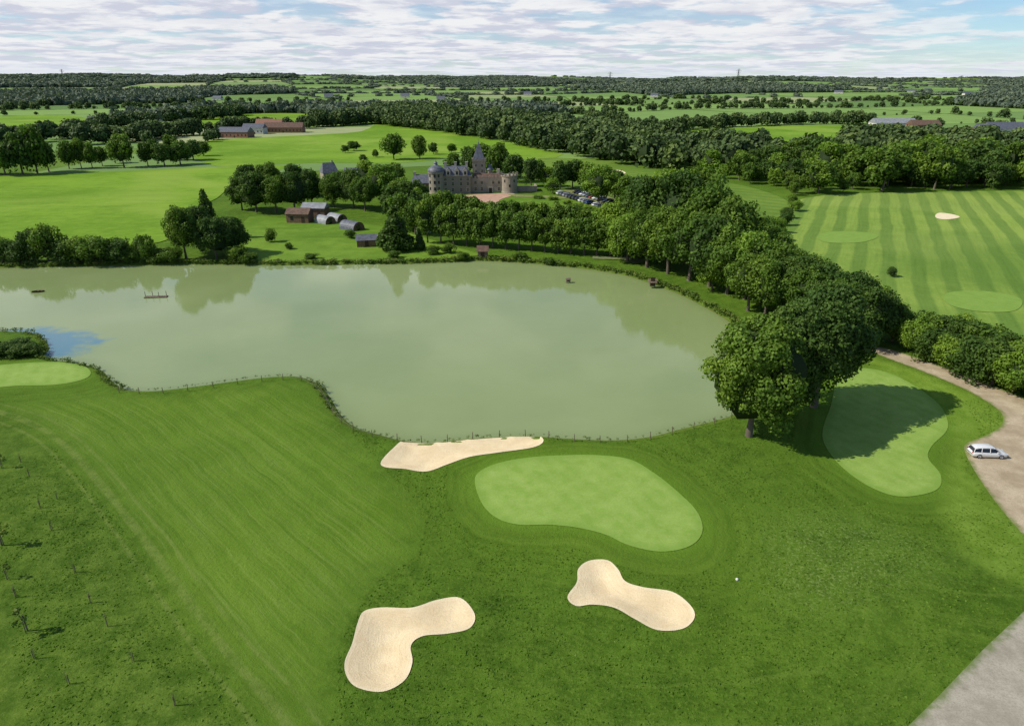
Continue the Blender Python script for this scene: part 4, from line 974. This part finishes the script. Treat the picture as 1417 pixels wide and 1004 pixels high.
# ------------------------------------------------------------------ CARS
def paint(name, c): 
    k = NT(name); n_ = k.noise(k.n('ShaderNodeTexCoord').outputs['Object'], 3, 3)
    return k.out(k.mix(k.mr(n_, .3, .7), c, tuple(v*.93 for v in c)), .28, .5, Coat_Weight=.6)
M_tyre = simple_mat('tyre_rubber', (.02,.02,.02)); M_rim = simple_mat('alloy_rim', (.5,.5,.52), None, 5, .35, .5)
M_lamp = simple_mat('headlamp', (.75,.77,.8), None, 5, .1, .5); M_red = simple_mat('tail_lamp', (.45,.02,.02), None, 5, .2, .5)
def car_meshes():
    st = [(-2.35,.70,.40,.62,.66),(-2.28,.82,.28,.85,.88),(-2.0,.88,.24,.93,.96),(-1.2,.91,.22,.94,.96),(0,.91,.22,.92,.94),(.8,.91,.22,.90,.93),(1.2,.90,.22,.86,.93),(1.75,.88,.24,.78,.86),(2.15,.82,.26,.68,.74),(2.33,.68,.34,.55,.60)]
    m = MB(); R = []
    for x, w, zb, zs, zt in st:
        R.append([(x,-w*.55,zt),(x,-w*.88,zs+.01),(x,-w,zs-.10),(x,-w,zb+.22),(x,-w*.96,zb),(x,w*.96,zb),(x,w,zb+.22),(x,w,zs-.10),(x,w*.88,zs+.01),(x,w*.55,zt)])
    n = 10; vs = [p for r in R for p in r]
    fs = [(i*n+j, (i+1)*n+j, (i+1)*n+(j+1) % n, i*n+(j+1) % n) for i in range(len(R)-1) for j in range(n)]+[tuple(range(n)), tuple(range(len(vs)-1, len(vs)-n-1, -1))]
    m.add(vs, fs)
    rf = [(-2.05,.60,1.30),(-1.5,.64,1.44),(-.4,.66,1.48),(.3,.64,1.45),(.62,.60,1.38)]
    vs = []
    for x, w, z in rf: vs += [(x,-w,z-.03),(x,-w*.8,z+.02),(x,w*.8,z+.02),(x,w,z-.03)]
    m.add(vs, [(i*4+j, (i+1)*4+j, (i+1)*4+j+1, i*4+j+1) for i in range(4) for j in range(3)])
    for s in (-1, 1):
        for (a, b) in (((-2.22,.80*s,.92),(-2.05,.60*s,1.30)), ((-1.25,.865*s,.93),(-1.2,.655*s,1.43)), ((-.15,.875*s,.93),(-.15,.665*s,1.45)), ((1.32,.80*s,.90),(.62,.60*s,1.36))):
            m.tube([a, b], [.045, .04], 5)
        m.tube([(-1.9,.56*s,1.42),(-.4,.58*s,1.53),(.3,.56*s,1.49)], [.018,.018,.018], 4)
    body = m
    g = MB(); lo = [(-2.24,.80,.90),(-1.5,.85,.93),(-.4,.865,.92),(.6,.855,.92),(1.38,.78,.90)]; hi = [(-2.06,.585,1.27),(-1.5,.625,1.405),(-.4,.645,1.44),(.3,.625,1.41),(.64,.585,1.345)]
    for s in (-1, 1):
        vs = [(x,w*s,z) for x, w, z in lo]+[(x,w*s,z) for x, w, z in hi]; g.add(vs, [(i,i+1,6+i,5+i) if s < 0 else (i,5+i,6+i,i+1) for i in range(4)])
    g.add([(lo[4][0],-.78,.90),(lo[4][0],.78,.90),(.64,.585,1.345),(.64,-.585,1.345)], [(0,1,2,3)])
    g.add([(-2.24,-.80,.90),(-2.24,.80,.90),(-2.06,.585,1.27),(-2.06,-.585,1.27)], [(3,2,1,0)])
    t = MB()
    def ring(mb, r0, r1, w): 
        vs = []; n = 18
        for r, yy in ((r0,-w),(r1,-w),(r1,w),(r0,w)):
            for i in range(n): a = 2*math.pi*i/n; vs.append((r*math.cos(a), yy, r*math.sin(a)))
        mb.add(vs, [(j*n+i, j*n+(i+1) % n, ((j+1) % 4)*n+(i+1) % n, ((j+1) % 4)*n+i) for j in range(4) for i in range(n)])
    ring(t, .20, .32, .11)
    r = MB(); ring(r, .16, .199, .10)
    for i in range(5):
        a = i*2*math.pi/5; r.tube([(0,.0,0),(math.cos(a)*.17,0,math.sin(a)*.17)], [.05,.04], 5)
    return body, g, t, r
bM, gM, tM, rM = car_meshes()
gme = gM.mesh('car_window', M_glass); tme = tM.mesh('tyre', M_tyre); rme = rM.mesh('rim', M_rim)
wheel_hub = MB(); wheel_hub.tube([(0,-.05,0),(0,.05,0)], [.19,.19], 14); wheel_hub.add([(.19*math.cos(a*.449), -.05, .19*math.sin(a*.449)) for a in range(14)], [tuple(range(14))]); wheel_hub.add([(.19*math.cos(a*.449), .05, .19*math.sin(a*.449)) for a in range(14)], [tuple(range(13,-1,-1))])
whm = wheel_hub.mesh('wheel', simple_mat('wheel_dark', (.06,.06,.065)))
hl = MB(); hl.box(-.13,.10,-.14,.14,-.06,.06); hlm = hl.mesh('headlight', M_lamp)
tl = MB(); tl.box(-.04,.06,-.12,.12,-.13,.13); tlm = tl.mesh('tail_light', M_red)
pl = MB(); pl.box(-.02,.02,-.26,.26,-.055,.055); plm = pl.mesh('number_plate', simple_mat('plate_white', (.7,.7,.68)))
paints = {n_: bM.mesh('body_'+n_, paint('paint_'+n_, c_), True) for n_, c_ in dict(white=(.72,.72,.71), silver=(.32,.33,.35), black=(.02,.02,.023), blue=(.03,.06,.18), red=(.3,.03,.025), grey=(.13,.135,.14)).items()}
def car(x, y, z, rz, color, label, group=None, full=True):
    e = empty('parked_car', (x, y, z), rz)
    link('body', paints[color], parent=e); link('window', gme, parent=e)
    for xx in (-1.42, 1.42):
        for yy in (-.82, .82):
            w = link('wheel', whm, (xx, yy, .32), e)
            link('tyre', tme, (0, 0, 0), w)
            if full: link('rim', rme, (0, .04 if yy > 0 else -.04, 0), w)
    if full:
        for s in (-1, 1): link('headlight', hlm, (2.2, .58*s, .62), e); link('tail_light', tlm, (-2.28, .64*s, .76), e)
        link('number_plate', plm, (2.34, 0, .45), e)
        m = MB(); m.box(.72,.92,-1.03,-.88,.93,1.06); m.obj('mirror', paints[color].materials[0], e)
        m = MB(); m.box(.72,.92,.88,1.03,.93,1.06); m.obj('mirror', paints[color].materials[0], e)
    return tag(e, label, "car", None, group)
x, y = G(1365, 629); e = car(x, y, gz(x, y)+.06, math.radians(-4), 'white', "white estate car parked at the edge of the gravel"); e.scale = (.93, .93, .93)
a_, b_ = np.array(G(795, 268)), np.array(G(862, 289)); dv = (b_-a_); L = np.linalg.norm(dv); dv /= L; nv = np.array([-dv[1], dv[0]])
cl = ['white', 'black', 'silver', 'grey', 'black', 'blue', 'silver', 'black', 'red', 'grey', 'white']
nc = int(L/2.8)
for r_i in range(2):
    for i in range(nc):
        if (i*7+r_i*3) % 11 == 4: continue
        q_ = a_+dv*(i*2.8+1)+nv*(r_i*7.5-6.5)*1; c_ = cl[(i*3+r_i*4) % 11]
        car(q_[0], q_[1], .25, math.atan2(nv[1], nv[0])+(math.pi if r_i else 0)+random.uniform(-.03, .03), c_, c_+" car parked in a row by the castle", "cars parked in the castle car park", False)

# ------------------------------------------------------------------ SKY / SUN
w = bpy.data.worlds.new("World"); scene.world = w; w.use_nodes = True
t = w.node_tree; t.nodes.clear()
class WN(NT):
    def __init__(s, tree): s.t = tree
k = WN(t)
SUN_AZ = Vector((-.985, -.12, 0)).normalized(); EL = math.radians(42)
sky = k.n('ShaderNodeTexSky'); sky.sky_type = 'NISHITA'; sky.sun_disc = False; sky.sun_elevation = EL
sky.sun_rotation = math.atan2(SUN_AZ.x, SUN_AZ.y); sky.altitude = 100; sky.air_density = 1.0; sky.dust_density = .1; sky.ozone_density = 2.5
skc = k.mix(1.0, sky.outputs[0], (.80, 1.0, 1.20), 'MULTIPLY')
d = k.n('ShaderNodeTexCoord').outputs['Generated']; x, y, z = k.xyz(d)[:3]
zc = k.math('ADD', k.math('MAXIMUM', z, 0.0), .035)
sc_ = k.math('DIVIDE', 2.3, k.math('POWER', zc, .6))
u = k.math('MULTIPLY', x, sc_); yy = k.math('MULTIPLY', y, sc_)
v = k.math('MULTIPLY', k.math('LOGARITHM', zc, 2.718), 2.2)
warp = k.noise(k.comb(u, yy, v), 1.2, 3, .5)
v2 = k.math('ADD', v, k.math('MULTIPLY', warp, .5))
n1 = k.noise(k.comb(u, yy, v2), 1.25, 10, .54, .1)
n2 = k.noise(k.comb(k.math('ADD', u, 5.0), yy, k.math('SUBTRACT', v2, .12)), 1.3, 8, .6)
big = k.noise(k.comb(u, yy, k.math('MULTIPLY', v, .6)), .3, 3, .5)
cov = k.math('ADD', k.math('MULTIPLY', n1, .7), k.math('MULTIPLY', big, .3))
gap = k.math('MULTIPLY', k.mr(k.math('DIVIDE', x, k.math('MAXIMUM', y, .05)), .35, .68), k.mr(z, .01, .045))
cov = k.math('SUBTRACT', cov, k.math('MULTIPLY', gap, .11))
mask = k.mr(cov, .42, .50, .42, 1)
mask = k.math('SUBTRACT', mask, k.math('MULTIPLY', gap, .35), clamp=True)
mask = k.math('MAXIMUM', mask, k.mr(z, .0, .03, .6, .0))
mask = k.math('MULTIPLY', mask, k.mr(z, .16, .5, 1, .25))
nlow = k.noise(k.comb(u, yy, k.math('ADD', v2, .25)), 1.25, 6, .56, .1)
shade = k.mr(k.math('SUBTRACT', nlow, n1), -.07, .10)
ccol = k.mix(shade, (.97,.98,1.0), (.68,.71,.83))
ccol = k.mix(k.mr(n2, .45, .65, 0, .35), ccol, (.62,.66,.79))
ccol = k.mix(k.mr(z, .0, .03, .6, 0), ccol, (.80,.87,.96))
bg1 = k.n('ShaderNodeBackground', {'Color': skc, 'Strength': .10})
bg2 = k.n('ShaderNodeBackground', {'Color': ccol, 'Strength': .9})
mx = k.n('ShaderNodeMixShader', {0: mask}); t.links.new(bg1.outputs[0], mx.inputs[1]); t.links.new(bg2.outputs[0], mx.inputs[2])
o = k.n('ShaderNodeOutputWorld'); t.links.new(mx.outputs[0], o.inputs[0])

sl = bpy.data.lights.new('sun', 'SUN'); sl.energy = 5.0; sl.angle = math.radians(.5); sl.color = (1, .95, .84)
so = bpy.data.objects.new('sun', sl); COL.objects.link(so)
sd = Vector((SUN_AZ.x*math.cos(EL), SUN_AZ.y*math.cos(EL), math.sin(EL)))
so.rotation_euler = (-sd).to_track_quat('-Z', 'Y').to_euler(); so.location = (0, 0, 200)

cam = bpy.data.cameras.new('camera'); cam.lens = 24; cam.sensor_width = 36; cam.clip_start = .5; cam.clip_end = 30000
co = bpy.data.objects.new('camera', cam); COL.objects.link(co)
co.location = (0, 0, H); co.rotation_euler = (math.pi/2-PITCH, 0, 0)
scene.camera = co
